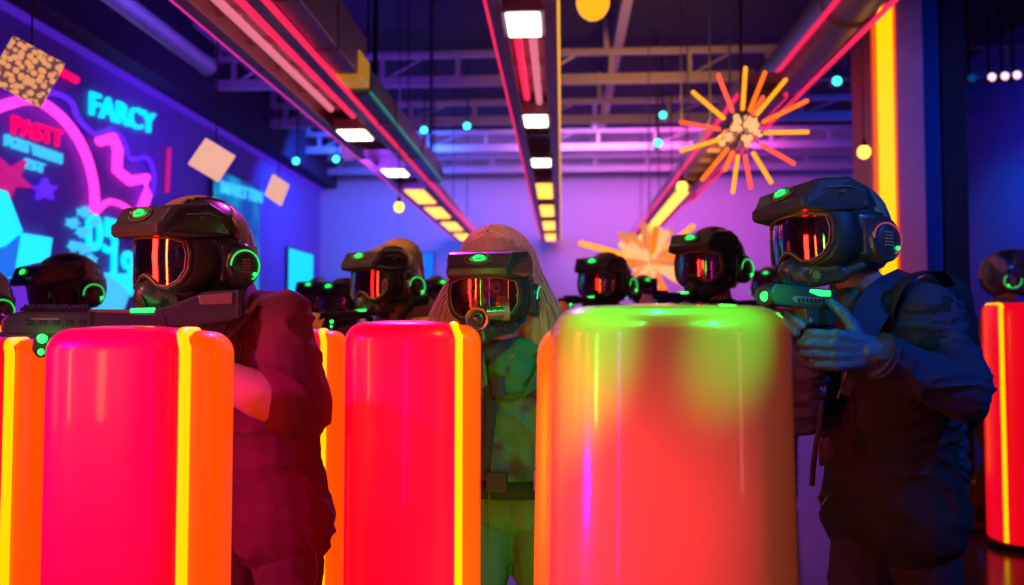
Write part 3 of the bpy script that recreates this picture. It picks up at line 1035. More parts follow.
def helmet_meshes(var):
    if var in _helm_cache:
        return _helm_cache[var]
    P = []

    def put(name, mb, m, smooth=True, bevel=0, solid=0, label=None):
        me = mb.mesh(name)
        me.materials.append(m)
        P.append((name, me, smooth, bevel, solid, label))
    R = (.122, .150, .142)
    if var != 'valve':
      put('helmet', ell(R, keep=lambda c: not (c.y < -.03 and c.z < .05) and c.z > -.085 and not (c.y < .05 and c.z < -.06)), M['shell'], solid=.008)
    if var != 'valve':
      put('crown_band', ell((.127, .156, .149), keep=lambda c: abs(c.x) < .034 and c.z > -.02 and (c.y > -.09)), M['tan'], solid=.006)
    put('helmet' if var == 'valve' else 'head_strap', ell((.126, .154, .146), nu=64, keep=lambda c: (.02 + .30 * (c.z - .02) < c.y < .075 + .30 * (c.z - .02)) and c.z > -.03 and (abs(c.x) > .03) == (var != 'valve' or abs(c.x) > .03)), M['tan'] if var != 'valve' else M['rubber'], solid=.005)
    if var != 'valve':
      put('rear_plate', ell((.128, .157, .147), keep=lambda c: c.y > .07 and -.07 < c.z < .03), M['brow'], solid=.006)
    for s in (-1, 1):
        put('side_plate', ell((.126, .150, .146), keep=lambda c: c.x * s > .02 and -.125 < c.y < .055 and -.095 < c.z < .05 and c.y < .05 and not (c.y < -.045 and c.z > -.035)), M['mask'], solid=.012)
    # brow box
    prof = [(-.176, .050), (-.185, .058), (-.183, .080), (-.172, .088), (-.150, .124), (-.135, .130), (-.05, .140), (.0, .118), (.008, .058), (-.09, .046)]
    b = MB()
    n = len(prof)
    vs = []
    for X, ks in ((-.130, .86), (-.120, 1), (.120, 1), (.130, .86)):
        for (y, z) in prof:
            fx = 1 - max(0, (-y - .05)) * .55
            yy = y + (.016 if ks < 1 and y < -.1 else 0)
            vs.append((X * (.80 + .2 * min(1, max(0, (y + .18) / .10))), yy, .09 + (z - .09) * (ks)))
    fs = [list(range(n))[::-1], [3 * n + i for i in range(n)]]
    for k in range(3):
        for i in range(n):
            j = (i + 1) % n
            fs.append([k * n + i, k * n + j, (k + 1) * n + j, (k + 1) * n + i])
    b.add(vs, fs)
    put('brow_box', b, M['brow'], smooth=False, bevel=.004)
    for s in (-1, 1):
        put('rivet', MB().tube([(s * .122, -.075, .098), (s * .132, -.075, .098)], .004, 10), M['chrome'])
        put('rivet', MB().tube([(s * .122, -.01, .072), (s * .1335, -.01, .072)], .005, 10), M['chrome'])
        put('panel_line', MB().tube([(s * .124, -.12, .106), (s * .1305, -.06, .112), (s * .1305, -.012, .104)], .0012, 5), M['tan'])
    # recess with the green light on the sloped upper front
    nrm = Vector((0, -.85, .53)).normalized()
    q = Vector((0, 0, 1)).rotation_difference(nrm).to_matrix().to_4x4()
    mm = Matrix.Translation((0, -.1625, .1065)) @ q
    b = MB().lathe([(.040, -.012), (.044, .003), (.040, .0065), (.034, .003)], 28, mm, 1, .44)
    put('light_bezel', b, M['mask'])
    ringpts = [(math.cos(a) * .0455, math.sin(a) * .0205, .003) for a in [2 * PI * i / 28 for i in range(28)]]
    put('bezel_line', MB().tube(ringpts, .0011, 6, True, mm), M['tan'])
    put('status_light', MB().lathe([(.0315, .002), (.027, .0065), (.015, .009), (.003, .010)], 24, mm, 1, .44), M['green_soft'])
    b = MB()
    for a0, rr in ((20, .020), (150, .015), (250, .024)):
        b.tube([(math.cos(math.radians(a0 + t * 16)) * rr, math.sin(math.radians(a0 + t * 16)) * rr * .42, .0095) for t in range(7)], .0017, 5, False, mm)
    b.tube([(-.012, 0, .0105), (.014, .002, .0105)], .002, 5, False, mm)
    put('light_pattern', b, M['green'])
    # goggle
    ol = goggle_outline()
    fr = [(x, face_y(x, z), z) for x, z in ol]
    put('goggle_frame', MB().tube(fr, .0075, 8, True), M['rubber'])
    put('frame_line', MB().tube([(x * .955, face_y(x * .955, z) - .006, z * .94 - .001) for x, z in ol], .0016, 6, True), M['tan'])
    # skirt from the goggle back to the head
    b = MB()
    n = len(ol)
    vs = []
    for (ks, dy) in ((1.0, 0), (1.10, .012), (1.16, .045), (1.12, .08)):
        for x, z in ol:
            zz = z * (ks if z < 0 else min(ks, 1.12))
            vs.append((max(-.125, min(.125, x * ks)), face_y(x, z) + dy, zz))
    fs = []
    for k in range(3):
        for i in range(n):
            j = (i + 1) % n
            fs.append([k * n + i, k * n + j, (k + 1) * n + j, (k + 1) * n + i])
    put('goggle_skirt', b.add(vs, fs), M['rubber'], solid=.004)
    # lens surface
    vs, fs = [], []
    NU, NV = 28, 8
    topf = lambda x: .049 - .8 * max(0, abs(x) - .06) ** 1.2
    def botf(x):
        a = abs(x)
        pts = [(0, -.043), (.018, -.049), (.040, -.069), (.064, -.073), (.090, -.057), (.104, -.028)]
        for i in range(len(pts) - 1):
            if a <= pts[i + 1][0]:
                t = (a - pts[i][0]) / (pts[i + 1][0] - pts[i][0])
                return pts[i][1] + t * (pts[i + 1][1] - pts[i][1])
        return -.028
    for j in range(NV + 1):
        for i in range(NU + 1):
            xx = -.104 + .208 * i / NU
            z = (botf(xx) + (topf(xx) - botf(xx)) * j / NV) * 1.05
            x = xx * 1.09
            vs.append((x, face_y(x, z) - .001, z))
    for j in range(NV):
        for i in range(NU):
            a = j * (NU + 1) + i
            fs.append([a, a + 1, a + NU + 2, a + NU + 1])
    put('lens', MB().add(vs, fs), M['lens_clear'] if var == 'valve' else M['lens'])
    # respirator
    b = MB()
    b.cap((0, -.120, -.075), (0, -.142, -.092), .028, .032)
    b.cap((0, -.138, -.092), (0, -.122, -.130), .034, .029)
    for s in (-1, 1):
        b.cap((s * .03, -.115, -.092), (s * .075, -.070, -.088), .022, .020)
        b.cap((s * .03, -.108, -.118), (s * .075, -.045, -.108), .022, .019)
        b.cap((s * .075, -.055, -.105), (s * .098, .0, -.082), .016, .015)
        b.cap((0, -.142, -.100), (s * .030, -.126, -.110), .022, .019)
    me = remeshed(b, .006, 3, None, 'respirator')
    me.materials.append(M['mask'])
    P.append(('respirator', me, True, 0, 0, None))
    for s in (-1, 1):
        qm = Matrix.Translation((s * .052, -.106, -.108)) @ Vector((0, 0, 1)).rotation_difference(Vector((s * .62, -.75, -.2)).normalized()).to_matrix().to_4x4()
        put('filter_disc', MB().lathe([(.017, -.01), (.019, .005), (.017, .010), (.013, .011), (.011, .008), (.005, .008)], 22, qm), M['brow'])
        put('bracket', MB().tube([(s * .108, -.055, -.02), (s * .098, -.085, -.055), (s * .07, -.118, -.082)], .0055, 8), M['tan'] if var == 'valve' else M['mask'])
    if var == 'valve':
        vm = Matrix.Translation((0, -.176, -.078)) @ Matrix.Rotation(PI / 2, 4, 'X')
        put('valve_ring', MB().lathe([(.030, -.03), (.037, -.01), (.039, .006), (.036, .014), (.030, .012), (.029, .004), (.025, .002)], 30, vm), M['chrome'])
        put('valve_core', MB().lathe([(.024, -.01), (.024, .008), (.021, .012), (.019, .008)], 26, vm), M['mask'])
        put('valve_lens', MB().ball((0, 0, .004), (.018, .018, .009), 20, vm), M['glass_dark'])
        put('cartridge', MB().tube([(.022, -.168, -.062), (.072, -.136, -.060)], .022, 18), M['chrome'])
        put('cartridge_cap', MB().tube([(.068, -.139, -.060), (.082, -.130, -.060)], .025, 18), M['tan'])
        for k in range(3):
            put('cable', MB().tube(smooth_path3([(-.03 - k * .012, -.17, -.08), (-.05 - k * .012, -.17, -.12), (-.07 - k * .01, -.12, -.14 - k * .008), (-.08, -.05, -.12)]), .0028, 6), M['redwire'] if k == 0 else M['rubber'])
    else:
        put('chin_vent', MB().lathe([(.020, -.01), (.022, .006), (.019, .009), (.015, .006), (.005, .006)], 24, Matrix.Translation((0, -.160, -.112)) @ Matrix.Rotation(PI / 2 + .35, 4, 'X')), M['rubber'])
    # ear cups
    for s in (-1, 1):
        em = Matrix.Translation((s * .118, .045, -.018)) @ Matrix.Rotation(s * PI / 2, 4, 'Y')
        put('ear_cup', MB().lathe([(.050, -.012), (.054, .004), (.052, .020), (.046, .026), (.040, .024), (.030, .027), (.012, .030)], 32, em, 1.12, 1), M['shell'])
        rg = []
        for i in range(20):
            a = math.radians(-60 + 240 * i / 19)
            rg.append((math.cos(a) * .041 * 1.12, math.sin(a) * .041, .0275))
        em2 = em @ Matrix.Rotation(PI / 2 * (1 if s > 0 else 1), 4, 'Z')
        put('glow_ring', MB().tube(rg, .0024, 6, False, em2), M['ring_' + ('pink' if var == 'dim' else 'green')])
        put('glow_dot', MB().ball((.030, -.022 * s, .029), .0055, 10, em2), M['green'])
        b = MB()
        for k in range(-2, 3):
            b.box((-.012, k * .008 - .002, .028), (.012, k * .008 + .002, .033), em2)
        put('cup_grille', b, M['tan'], smooth=False)
        put('cup_hinge', MB().box((s * .112, -.02, -.06), (s * .134, .008, .035)), M['brow'], smooth=False, bevel=.005)
    _helm_cache[var] = P
    return P


def smooth_path3(p, n=6):
    out = []
    p = [Vector(q) for q in p]
    L = len(p)
    for i in range(L - 1):
        p0 = p[max(0, i - 1)]
        p1, p2 = p[i], p[i + 1]
        p3 = p[min(L - 1, i + 2)]
        for k in range(n):
            t = k / n
            out.append(.5 * (2 * p1 + (p2 - p0) * t + (2 * p0 - 5 * p1 + 4 * p2 - p3) * t * t + (3 * p1 - p0 - 3 * p2 + p3) * t ** 3))
    out.append(p[-1])
    return out


M['ring_green'] = glow('green_ring_light', (.03, .8, .12), 1.1)
M['ring_pink'] = glow('pink_ring_light', (.6, .08, .18), .5)
M['redwire'] = mat('red_cable', (.5, .03, .03), .4)


def put_helmet(parent, pos, rot, var='std', scale=1.0):
    """pos: head centre in the parent's space, rot: Euler; the wearer looks to -Y before turning"""
    P = helmet_meshes(var)
    root = None
    for (name, me, smooth, bevel, solid, label) in P:
        if root is None:
            o = link(name, me, None, parent, smooth, bevel, None, solid=solid)
            o.location = pos
            o.rotation_euler = rot
            o.scale = (scale,) * 3
            root = o
        else:
            o = link(name, me, None, root, smooth, bevel, None, solid=solid)
    return root


# ------------------------------------------------------------------ people
def V(*a):
    return Vector(a)


def hand_caps(wr, d, nrm, curl=(.5, .7, .5), spread=.021, scale=1.0, grow=0.0, thumb=None, side=1):
    """palm and five fingers; d along the hand, nrm towards the palm side, thumb on +side"""
    d = d.normalized()
    nrm = (nrm - d * nrm.dot(d)).normalized()
    s = d.cross(nrm) * side
    caps = []
    g = grow
    for i in range(4):
        k = wr + (d * (.088 - .006 * abs(i - 1.2)) + s * ((1.5 - i) * spread)) * scale
        caps.append((wr + s * ((1.5 - i) * spread * .5) * scale, k, .017 * scale + g, .0125 * scale + g))
        ln = [.043, .047, .044, .034][i] * scale
        p = k
        ang = 0
        for j in range(3):
            ang += curl[j]
            dd = d * math.cos(ang) + nrm * math.sin(ang)
            e = p + dd * ln * (1, .68, .55)[j]
            caps.append((p, e, (.0105, .0098, .009)[j] * scale + g, (.0098, .009, .0078)[j] * scale + g))
            p = e
    b = wr + (d * .025 + s * .030) * scale
    t = thumb or (d * .75 + s * .55 + nrm * .35)
    t = t.normalized()
    t2 = (t + nrm * .25 + d * .2).normalized()
    caps.append((wr + d * .02 * scale, b + t * .03 * scale, .018 * scale + g, .0135 * scale + g))
    caps.append((b + t * .03 * scale, b + t * .062 * scale, .0125 * scale + g, .011 * scale + g))
    caps.append((b + t * .062 * scale, b + t * .062 * scale + t2 * .028 * scale, .011 * scale + g, .009 * scale + g))
    return caps


def mixv(a, b, t):
    return a + (b - a) * t


def person(S):
    """builds one player from joint positions given in world space"""
    foot = (S['anA'] + S['anB']) / 2
    root = empty('person', (foot.x, foot.y, 0))
    tag(root, S['label'], 'person')
    O = Vector((foot.x, foot.y, 0))
    g = lambda k: S[k] - O
    vox = S.get('vox', .014)
    head, chest, pel = g('head'), g('chest'), g('pelvis')
    sA, sB, eA, eB, wA, wB = g('shA'), g('shB'), g('elA'), g('elB'), g('wrA'), g('wrB')
    kA, kB, aA, aB = g('knA'), g('knB'), g('anA'), g('anB')
    rot = S['hrot']
    RM = Euler(rot).to_matrix()
    fwd = RM @ V(0, -1, 0)
    right = (sA - sB).normalized()
    hA, hB = pel + right * .085, pel - right * .085
    bulk = S.get('bulk', 1.0)
    neckb = (sA + sB) / 2 + V(0, 0, .03)

    def torso(mb, gr, lower=True):
        mb.cap(sA * .86 + sB * .14, sB * .86 + sA * .14, .068 * bulk + gr, .068 * bulk + gr)
        for s_ in (-1, 1):
            mb.cap(chest + right * s_ * .075 * bulk, mixv(chest, pel, .6) + right * s_ * .06 * bulk, .105 * bulk + gr, .100 * bulk + gr)
            mb.cap(mixv(chest, pel, .6) + right * s_ * .06, pel + right * s_ * .06, .100 * bulk + gr, .100 + gr)
            mb.cap((sA if s_ > 0 else sB), chest + right * s_ * .06, .062 * bulk + gr, .095 * bulk + gr)
        mb.cap(neckb, chest, .075 + gr * .5, .11 + gr)

    # body: one continuous surface from head to feet
    mb = MB()
    torso(mb, -.006)
    hc = head
    mb.add(*_ellv((.072, .090, .098), hc + RM @ V(0, .012, .03), RM))
    mb.cap(hc + RM @ V(0, -.02, -.03), hc + RM @ V(0, -.045, -.085), .062, .032)
    mb.cap(hc + RM @ V(0, -.075, .01), hc + RM @ V(0, -.098, -.028), .009, .012, 8)
    for s_ in (-1, 1):
        mb.cap(hc + RM @ V(s_ * .073, .02, .015), hc + RM @ V(s_ * .075, .018, -.02), .012, .008, 8)
    mb.cap(hc + RM @ V(0, .03, -.04), neckb, .052, .058)
    for (s0, e0, w0_) in ((sA, eA, wA), (sB, eB, wB)):
        am = S.get('arm', 1.0)
        mb.cap(s0, e0, .050 * bulk, .036 * bulk * am)
        mb.cap(e0, mixv(e0, w0_, .35), .036 * bulk * am, .042 * bulk * am)
        mb.cap(mixv(e0, w0_, .35), w0_, .042 * bulk * am, .026 * am)
    for (h0, k0, a0) in ((hA, kA, aA), (hB, kB, aB)):
        mb.cap(h0, k0, .082, .052)
        mb.cap(k0, mixv(k0, a0, .35), .052, .054)
        mb.cap(mixv(k0, a0, .35), a0, .054, .034)
        mb.cap(a0 - V(0, 0, .03), a0 + S['toe'] * .14 - V(0, 0, .045), .035, .028)
    hands = []
    for k in ('A', 'B'):
        h = S.get('hand' + k)
        if h:
            hands.append((g('wr' + k), h))
            for c in hand_caps(g('wr' + k), h['d'], h['n'], h.get('curl', (.6, .9, .6)), scale=h.get('scale', 1), grow=-.002 if S.get('gloves') else 0, side=h.get('side', 1), thumb=h.get('thumb')):
                mb.cap(*c, n=8)
    me = remeshed(mb, S.get('bvox', vox * .6), 4, None, 'body')
    bo = link('body', me, M['skin'], root)
    # eyes
    if S.get('face'):
        for s_ in (-1, 1):
            c = hc + RM @ V(s_ * .031, -.074, .015)
            ey = MB().ball(c, .0125, 14).build('eye', M['eye'], root)
            MB().ball(c + RM @ V(0, -.0085, 0), .0062, 10).build('iris', M['iris'], ey)
            MB().tube([c + RM @ V(s_ * -.014, -.012, .019), c + RM @ V(0, -.016, .024), c + RM @ V(s_ * .018, -.008, .019)], .0028, 6).build('eyebrow', M['brows'], root)
        MB().tube([hc + RM @ V(-.022, -.088, -.052), hc + RM @ V(0, -.097, -.050), hc + RM @ V(.022, -.088, -.052)], .005, 6).build('lips', M['plum_cl'], root)
    # top
    mb = MB()
    torso(mb, .008)
    sl = S.get('sleeve', 1.0)
    for (s0, e0, w0_) in ((sA, eA, wA), (sB, eB, wB)):
        g0 = S.get('sleeve_r', 0.0)
        if sl >= 1:
            mb.cap(s0, e0, .064 * bulk + g0, .053 * bulk + g0)
            mb.cap(e0, mixv(e0, w0_, .93), .052 * bulk + g0, .038 + g0)
            cu = (w0_ - e0).normalized()
            q = mixv(e0, w0_, .86)
            mb.cap(q, q + cu * .03, .042 + g0, .040 + g0)
        else:
            q = mixv(s0, e0, sl)
            mb.cap(s0, q, .066 * bulk, .062 * bulk + g0)
            mb.cap(mixv(s0, e0, sl * .6), q, .064 * bulk, .062 * bulk + g0)
    hem = pel + V(0, 0, S.get('hem', -.01))
    for s_ in (-1, 1):
        mb.cap(mixv(chest, pel, .7) + right * s_ * .065, hem + right * s_ * .07, .112 * bulk, .122 * bulk)
    for a, b_, r0, r1 in S.get('top_extra', []):
        mb.cap(a - O, b_ - O, r0, r1)
    me = remeshed(mb, vox, 5, folds(S.get('fold', .010), seed=S.get('seed', 1.0)), 'shirt')
    link(S.get('top_name', 'shirt'), me, S['top'], root)
    # trousers
    mb = MB()
    mb.cap(pel + right * .06 - V(0, 0, .01), pel - right * .06 - V(0, 0, .01), .099, .099)
    for (h0, k0, a0) in ((hA, kA, aA), (hB, kB, aB)):
        mb.cap(h0, k0, .096, .068)
        mb.cap(k0, mixv(k0, a0, .9), .066, .050)
    me = remeshed(mb, vox, 5, folds(.012, (10, 10, 20), seed=S.get('seed', 1) + 4), 'trousers')
    link('trousers', me, S['legs'], root)
    # boots
    for a0 in (aA, aB):
        mb = MB()
        t = S['toe']
        mb.cap(a0 + V(0, 0, .03), a0 - V(0, 0, .035), .050, .046)
        mb.cap(a0 - V(0, 0, .04) - t * .03, a0 + t * .15 - V(0, 0, .050), .042, .036)
        m2 = remeshed(mb, .014, 3, None, 'boot')
        zmin = .0
        for v in m2.vertices:
            v.co.z = max(v.co.z, zmin + .002)
        link('boot', m2, M['boot'], root)
    # gloves
    if S.get('gloves'):
        for wp, h in hands:
            mb = MB()
            for c in hand_caps(wp, h['d'], h['n'], h.get('curl', (.6, .9, .6)), scale=h.get('scale', 1), grow=.0015, side=h.get('side', 1), thumb=h.get('thumb')):
                mb.cap(*c, n=10)
            dd = h['d'].normalized()
            mb.cap(wp - dd * .03, wp + dd * .01, .034, .030)
            me = remeshed(mb, .0036, 2, folds(.0016, (60, 60, 60), seed=2), 'glove')
            link('glove', me, S['gloves'], root)
    hm = put_helmet(root, head, rot, S.get('var', 'std'), S.get('hscale', 1.0))
    return root, O


def _ellv(r, c, R):
    m = MB().ball((0, 0, 0), 1.0, 24)
    return [c + R @ V(v.x * r[0], v.y * r[1], v.z * r[2]) for v in m.v], m.f


def auto(head, yaw, side_dir, d_floor_h=None, lean=.12, gun_at=None, crouch=.25, width=.19):
    """joint positions for a player crouching behind cover, head given, looking along yaw"""
    f = V(math.sin(-yaw) * -1, -math.cos(yaw), 0)
    f = V(math.sin(yaw), -math.cos(yaw), 0)
    r = V(f.y, -f.x, 0)
    bf = side_dir.normalized()
    br = V(-bf.y, bf.x, 0)
    S = {}
    S['head'] = head
    neck = head - f * .03 - V(0, 0, .19)
    S['shA'] = neck + br * width - V(0, 0, .03) - bf * .03
    S['shB'] = neck - br * width - V(0, 0, .03) - bf * .03
    S['chest'] = neck - bf * .07 - V(0, 0, .17)
    hipz = max(.62, head.z - .72)
    S['pelvis'] = V(neck.x, neck.y, 0) - bf * (.10 + lean) + V(0, 0, hipz)
    P = S['pelvis']
    kz = hipz * .54
    S['knA'] = P + br * .12 + bf * crouch * .9 + V(0, 0, kz - hipz)
    S['knB'] = P - br * .12 + bf * crouch * .4 + V(0, 0, kz - hipz)
    S['anA'] = V(S['knA'].x, S['knA'].y, .09) - bf * .14
    S['anB'] = V(S['knB'].x, S['knB'].y, .09) - bf * .22
    S['toe'] = bf
    ga = gun_at if gun_at is not None else head + f * .30 - V(0, 0, .30)
    S['wrA'] = ga + br * .03 - bf * .05 - V(0, 0, .09)
    S['wrB'] = ga - br * .02 + bf * .16 - V(0, 0, .09)
    S['elA'] = mixv(S['shA'], S['wrA'], .5) - V(0, 0, .14) + br * .06
    S['elB'] = mixv(S['shB'], S['wrB'], .5) - V(0, 0, .12) - br * .04
    u = V(0, 0, 1)
    S['handA'] = dict(d=(bf + V(0, 0, .1)), n=-br, side=-1)
    S['handB'] = dict(d=(bf + u * .3), n=u, side=1)
    return S


# ------------------------------------------------------------------ guns
def frame_from(rear, muzzle, up=V(0, 0, 1)):
    x = (muzzle - rear).normalized()
    y = up.cross(x).normalized()
    z = x.cross(y)
    m = Matrix((x, y, z)).transposed().to_4x4()
    m.translation = rear
    return m


def make_rifle():
    r = empty('toy_rifle', (0, 0, 0))
    k, q = .0024, .0022
    X = lambda px: (238 - px) * k
    Z = lambda py: (325 - py) * q

    def prof(pts, t, name, m, bevel=.004, lab=None, off=0):
        b = MB().prism([(X(a), Z(c)) for a, c in pts], -t / 2 + off, t / 2 + off)
        o = b.build(name, m, r, smooth=False, bevel=bevel)
        return o
    prof([(92, 311), (30, 311), (12, 314), (6, 320), (6, 331), (14, 336), (60, 337), (92, 334)], .050, 'barrel_shroud', M['gun'], .008)
    prof([(160, 314), (88, 312), (88, 333), (120, 335), (165, 332)], .044, 'receiver', M['gun'], .004)
    prof([(148, 309), (168, 303), (200, 290), (236, 287), (240, 291), (240, 315), (229, 321), (190, 327), (150, 327)], .040, 'stock', M['gun'], .006)
    prof([(232, 287), (240, 288), (241, 317), (232, 320)], .046, 'butt_pad', M['gundk'], .005)
    prof([(193, 294), (229, 290), (229, 303), (195, 304)], .046, 'stock_panel', M['gunlt'], .003)
    prof([(180, 318), (228, 318), (222, 335), (200, 332), (182, 326)], .030, 'stock_brace', M['gundk'], .006)
    prof([(126, 309), (88, 309), (84, 313), (126, 315)], .036, 'top_panel', M['gunlt'], .003)
    prof([(150, 307), (126, 308), (126, 312), (149, 312)], .040, 'light_bar', M['green'], .002)
    b = MB().prism([(X(86), Z(308)), (X(24), Z(307)), (X(22), Z(311)), (X(86), Z(312))], -.014, .014)
    for i in range(13):
        a = X(84 - i * 4.6)
        b.box((a, -.016, Z(308)), (a + .006, .016, Z(304.5)))
    b.build('top_rail', M['gundk'], r, smooth=False, bevel=.001)
    b = MB()
    for i in range(5):
        a = X(84 - i * 12)
        b.box((a, -.0275, Z(325)), (a + .018, .0275, Z(320)))
    b.build('side_vents', M['gundk'], r, smooth=False, bevel=.002)
    for i in range(3):
        pass
    prof([(60, 318), (34, 318), (34, 320), (60, 320)], .0525, 'side_line', M['gunlt'], 0)
    mx = Matrix.Translation((X(6), 0, Z(323))) @ Matrix.Rotation(PI / 2, 4, 'Y')
    MB().lathe([(.014, -.01), (.022, .0), (.021, .008), (.015, .010), (.013, .002)], 22, mx).build('muzzle_ring', M['gundk'], r)
    MB().ball((X(5.5), .012, Z(327)), (.006, .010, .011), 14).build('muzzle_light', M['orange_led'], r)
    # under-mounted lamp with two green lights
    lm = prof([(58, 335), (36, 335), (34, 350), (40, 358), (52, 356), (58, 348)], .034, 'lamp_mount', M['gundk'], .005)
    MB().ball((X(44), .020, Z(338)), (.012, .006, .012), 16).build('green_lamp', M['green'], lm)
    MB().ball((X(43), .018, Z(352)), (.0075, .004, .0075), 14).build('green_lamp', M['green'], lm)
    # grip, guard and trigger
    prof([(176, 328), (160, 328), (150, 366), (166, 370)], .032, 'grip', M['gundk'], .008)
    MB().tube([(X(158), 0, Z(330)), (X(146), 0, Z(344)), (X(132), 0, Z(342)), (X(128), 0, Z(332))], .003, 6).build('trigger_guard', M['gundk'], r)
    MB().tube([(X(148), 0, Z(331)), (X(145), 0, Z(339))], .003, 6).build('trigger', M['gunlt'], r)
    prof([(124, 334), (104, 334), (104, 352), (120, 354)], .030, 'magazine', M['gun'], .004)
    return r


def copy_tree(o, parent=None):
    c = o.copy()
    COL.objects.link(c)
    c.parent = parent
    for ch in [x for x in bpy.data.objects if x.parent == o]:
        copy_tree(ch, c)
    return c


rifle = make_rifle()
rifle.matrix_world = frame_from(at(241, 325, 2.02), at(5, 325, 1.86)) @ Matrix.Diagonal((.893, 1, 1, 1))
tag(rifle, 'long black toy rifle with green light bar aimed left over the left pillars', 'toy rifle')


def place_rifle(px0, px1, py, d0, d1, label, dz=0):
    """px0 stock end, px1 muzzle end"""
    c = copy_tree(rifle)
    a = at(px0, py, d0)
    b = at(px1, py + dz, d1)
    m = frame_from(a, b)
    s = (b - a).length / .56
    c.matrix_world = m @ Matrix.Scale(s, 4)
    tag(c, label, 'toy rifle')
    return c


# blaster in the right player's hands
def make_blaster():
    r = empty('toy_blaster', (0, 0, 0))
    k, q = .00245, .0023
    X = lambda px: (832 - px) * k
    Z = lambda py: (300 - py) * q

    def prof(pts, t, name, m, bevel=.003, off=0):
        return MB().prism([(X(a), Z(c)) for a, c in pts], -t / 2 + off, t / 2 + off).build(name, m, r, smooth=False, bevel=bevel)
    prof([(826, 289), (790, 287), (744, 284), (737, 289), (736, 300), (742, 305), (780, 308), (826, 310)], .046, 'body', M['gun'], .006)
    prof([(826, 307), (783, 306), (785, 322), (800, 326), (826, 326)], .038, 'frame', M['gun'], .004)
    b = MB().prism([(X(788), Z(283)), (X(757), Z(278)), (X(754), Z(282)), (X(760), Z(286)), (X(788), Z(288))], -.016, .016)
    b.build('top_rail', M['gundk'], r, smooth=False, bevel=.002)
    b = MB()
    for i in range(5):
        b.box((X(784 - i * 5.5), -.019, Z(285)), (X(784 - i * 5.5) + .006, .019, Z(281.5 - i * .4)))
    b.build('rail_teeth', M['gundk'], r, smooth=False)
    prof([(816, 290), (788, 289), (786, 292), (800, 296), (816, 296)], .050, 'light_bar', M['green'], .003)
    prof([(814, 298), (768, 296), (762, 299), (768, 303), (812, 304)], .049, 'side_panel', M['gunlt'], .002)
    b = MB()
    for i in range(7):
        b.box((X(806 - i * 5.5), -.0258, Z(302.5)), (X(806 - i * 5.5) + .007, .0258, Z(298.5)))
    b.build('side_vents', M['gundk'], r, smooth=False)
    mx = Matrix.Translation((X(737), 0, Z(296))) @ Matrix.Rotation(PI / 2, 4, 'Y')
    MB().lathe([(.016, -.02), (.0235, -.006), (.024, .004), (.019, .008), (.016, .002)], 24, mx).build('muzzle_ring', M['gun'], r)
    MB().ball((X(735.5), .006, Z(297)), (.007, .013, .011), 16).build('muzzle_light', M['green'], r)
    prof([(826, 325), (806, 325), (800, 366), (822, 370)], .030, 'grip', M['gundk'], .007)
    MB().tube([(X(806), 0, Z(326)), (X(798), 0, Z(340)), (X(786), 0, Z(336)), (X(786), 0, Z(322))], .003, 6).build('trigger_guard', M['gundk'], r)
    return r


bl = make_blaster()
bl.matrix_world = frame_from(at(834, 301, 2.02), at(736, 299, 1.86))
tag(bl, 'dark blue toy blaster with green light bar held by the navy jacketed player', 'toy blaster')

# the guns' own green lights
lamp('blaster_glow', 'POINT', at(803, 290, 1.84), None, (0.05, 1.0, 0.1), .38, 0.02)
lamp('blaster_muzzle_glow', 'POINT', at(728, 297, 1.80), None, (0.05, 1.0, 0.1), .2, 0.02)
lamp('rifle_lamp_glow', 'POINT', at(40, 341, 1.80), None, (0.05, 1.0, 0.1), .15, 0.02)

# ------------------------------------------------------------------ right player
R_ = math.radians
f = V(math.sin(R_(-62)), -math.cos(R_(-62)), 0)
S = dict(label='person in navy jacket and black helmet aiming a blaster at the right', face=True,
         head=at(832, 240, 2.15), hrot=Euler((R_(-2), R_(-4), R_(-64)), 'XYZ'), hscale=.95, var='dim',
         shA=at(925, 318, 2.08), shB=at(842, 330, 2.34), chest=at(884, 375, 2.26), pelvis=at(893, 515, 2.28),
         elA=at(962, 392, 2.0), wrA=at(872, 352, 1.93), elB=at(806, 412, 2.25), wrB=at(812, 345, 2.06),
         knA=at(940, 680, 2.22), anA=at(960, 775, 2.42), knB=at(850, 680, 2.15), anB=at(862, 780, 2.30),
         toe=V(-.75, -.66, 0).normalized(), bulk=1.14, top=M['blk_shirt'], legs=M['blk_tr'], sleeve=.35, hem=.0,
         gloves=M['glove'], vox=.0065, bvox=.007, seed=3, fold=.020)
cr_ = CAMR
lf = (CAMR @ V(-1, 0, 0))
aw = (CAMR @ V(0, 0, -1))
up = V(0, 0, 1)
S['handA'] = dict(d=lf + up * .05 - aw * .15, n=aw * 1.0 + lf * .15, curl=(.38, 1.15, .9), scale=1.10, side=-1, thumb=(lf * .55 + up * .85 + aw * .25))
S['handB'] = dict(d=lf * .6 + up * .5 - aw * .3, n=-aw + lf * .2, curl=(.6, .9, .7), scale=1.0, side=1)
rp, O = person(S)


def garment(root, O, caps, name, m, vox, amp, seed, sc_=(9, 9, 22), sm=5):
    mb = MB()
    for a, b, r0, r1 in caps:
        mb.cap(a - O, b - O, r0, r1)
    me = remeshed(mb, vox, sm, folds(amp, sc_, seed), name)
    return link(name, me, m, root)


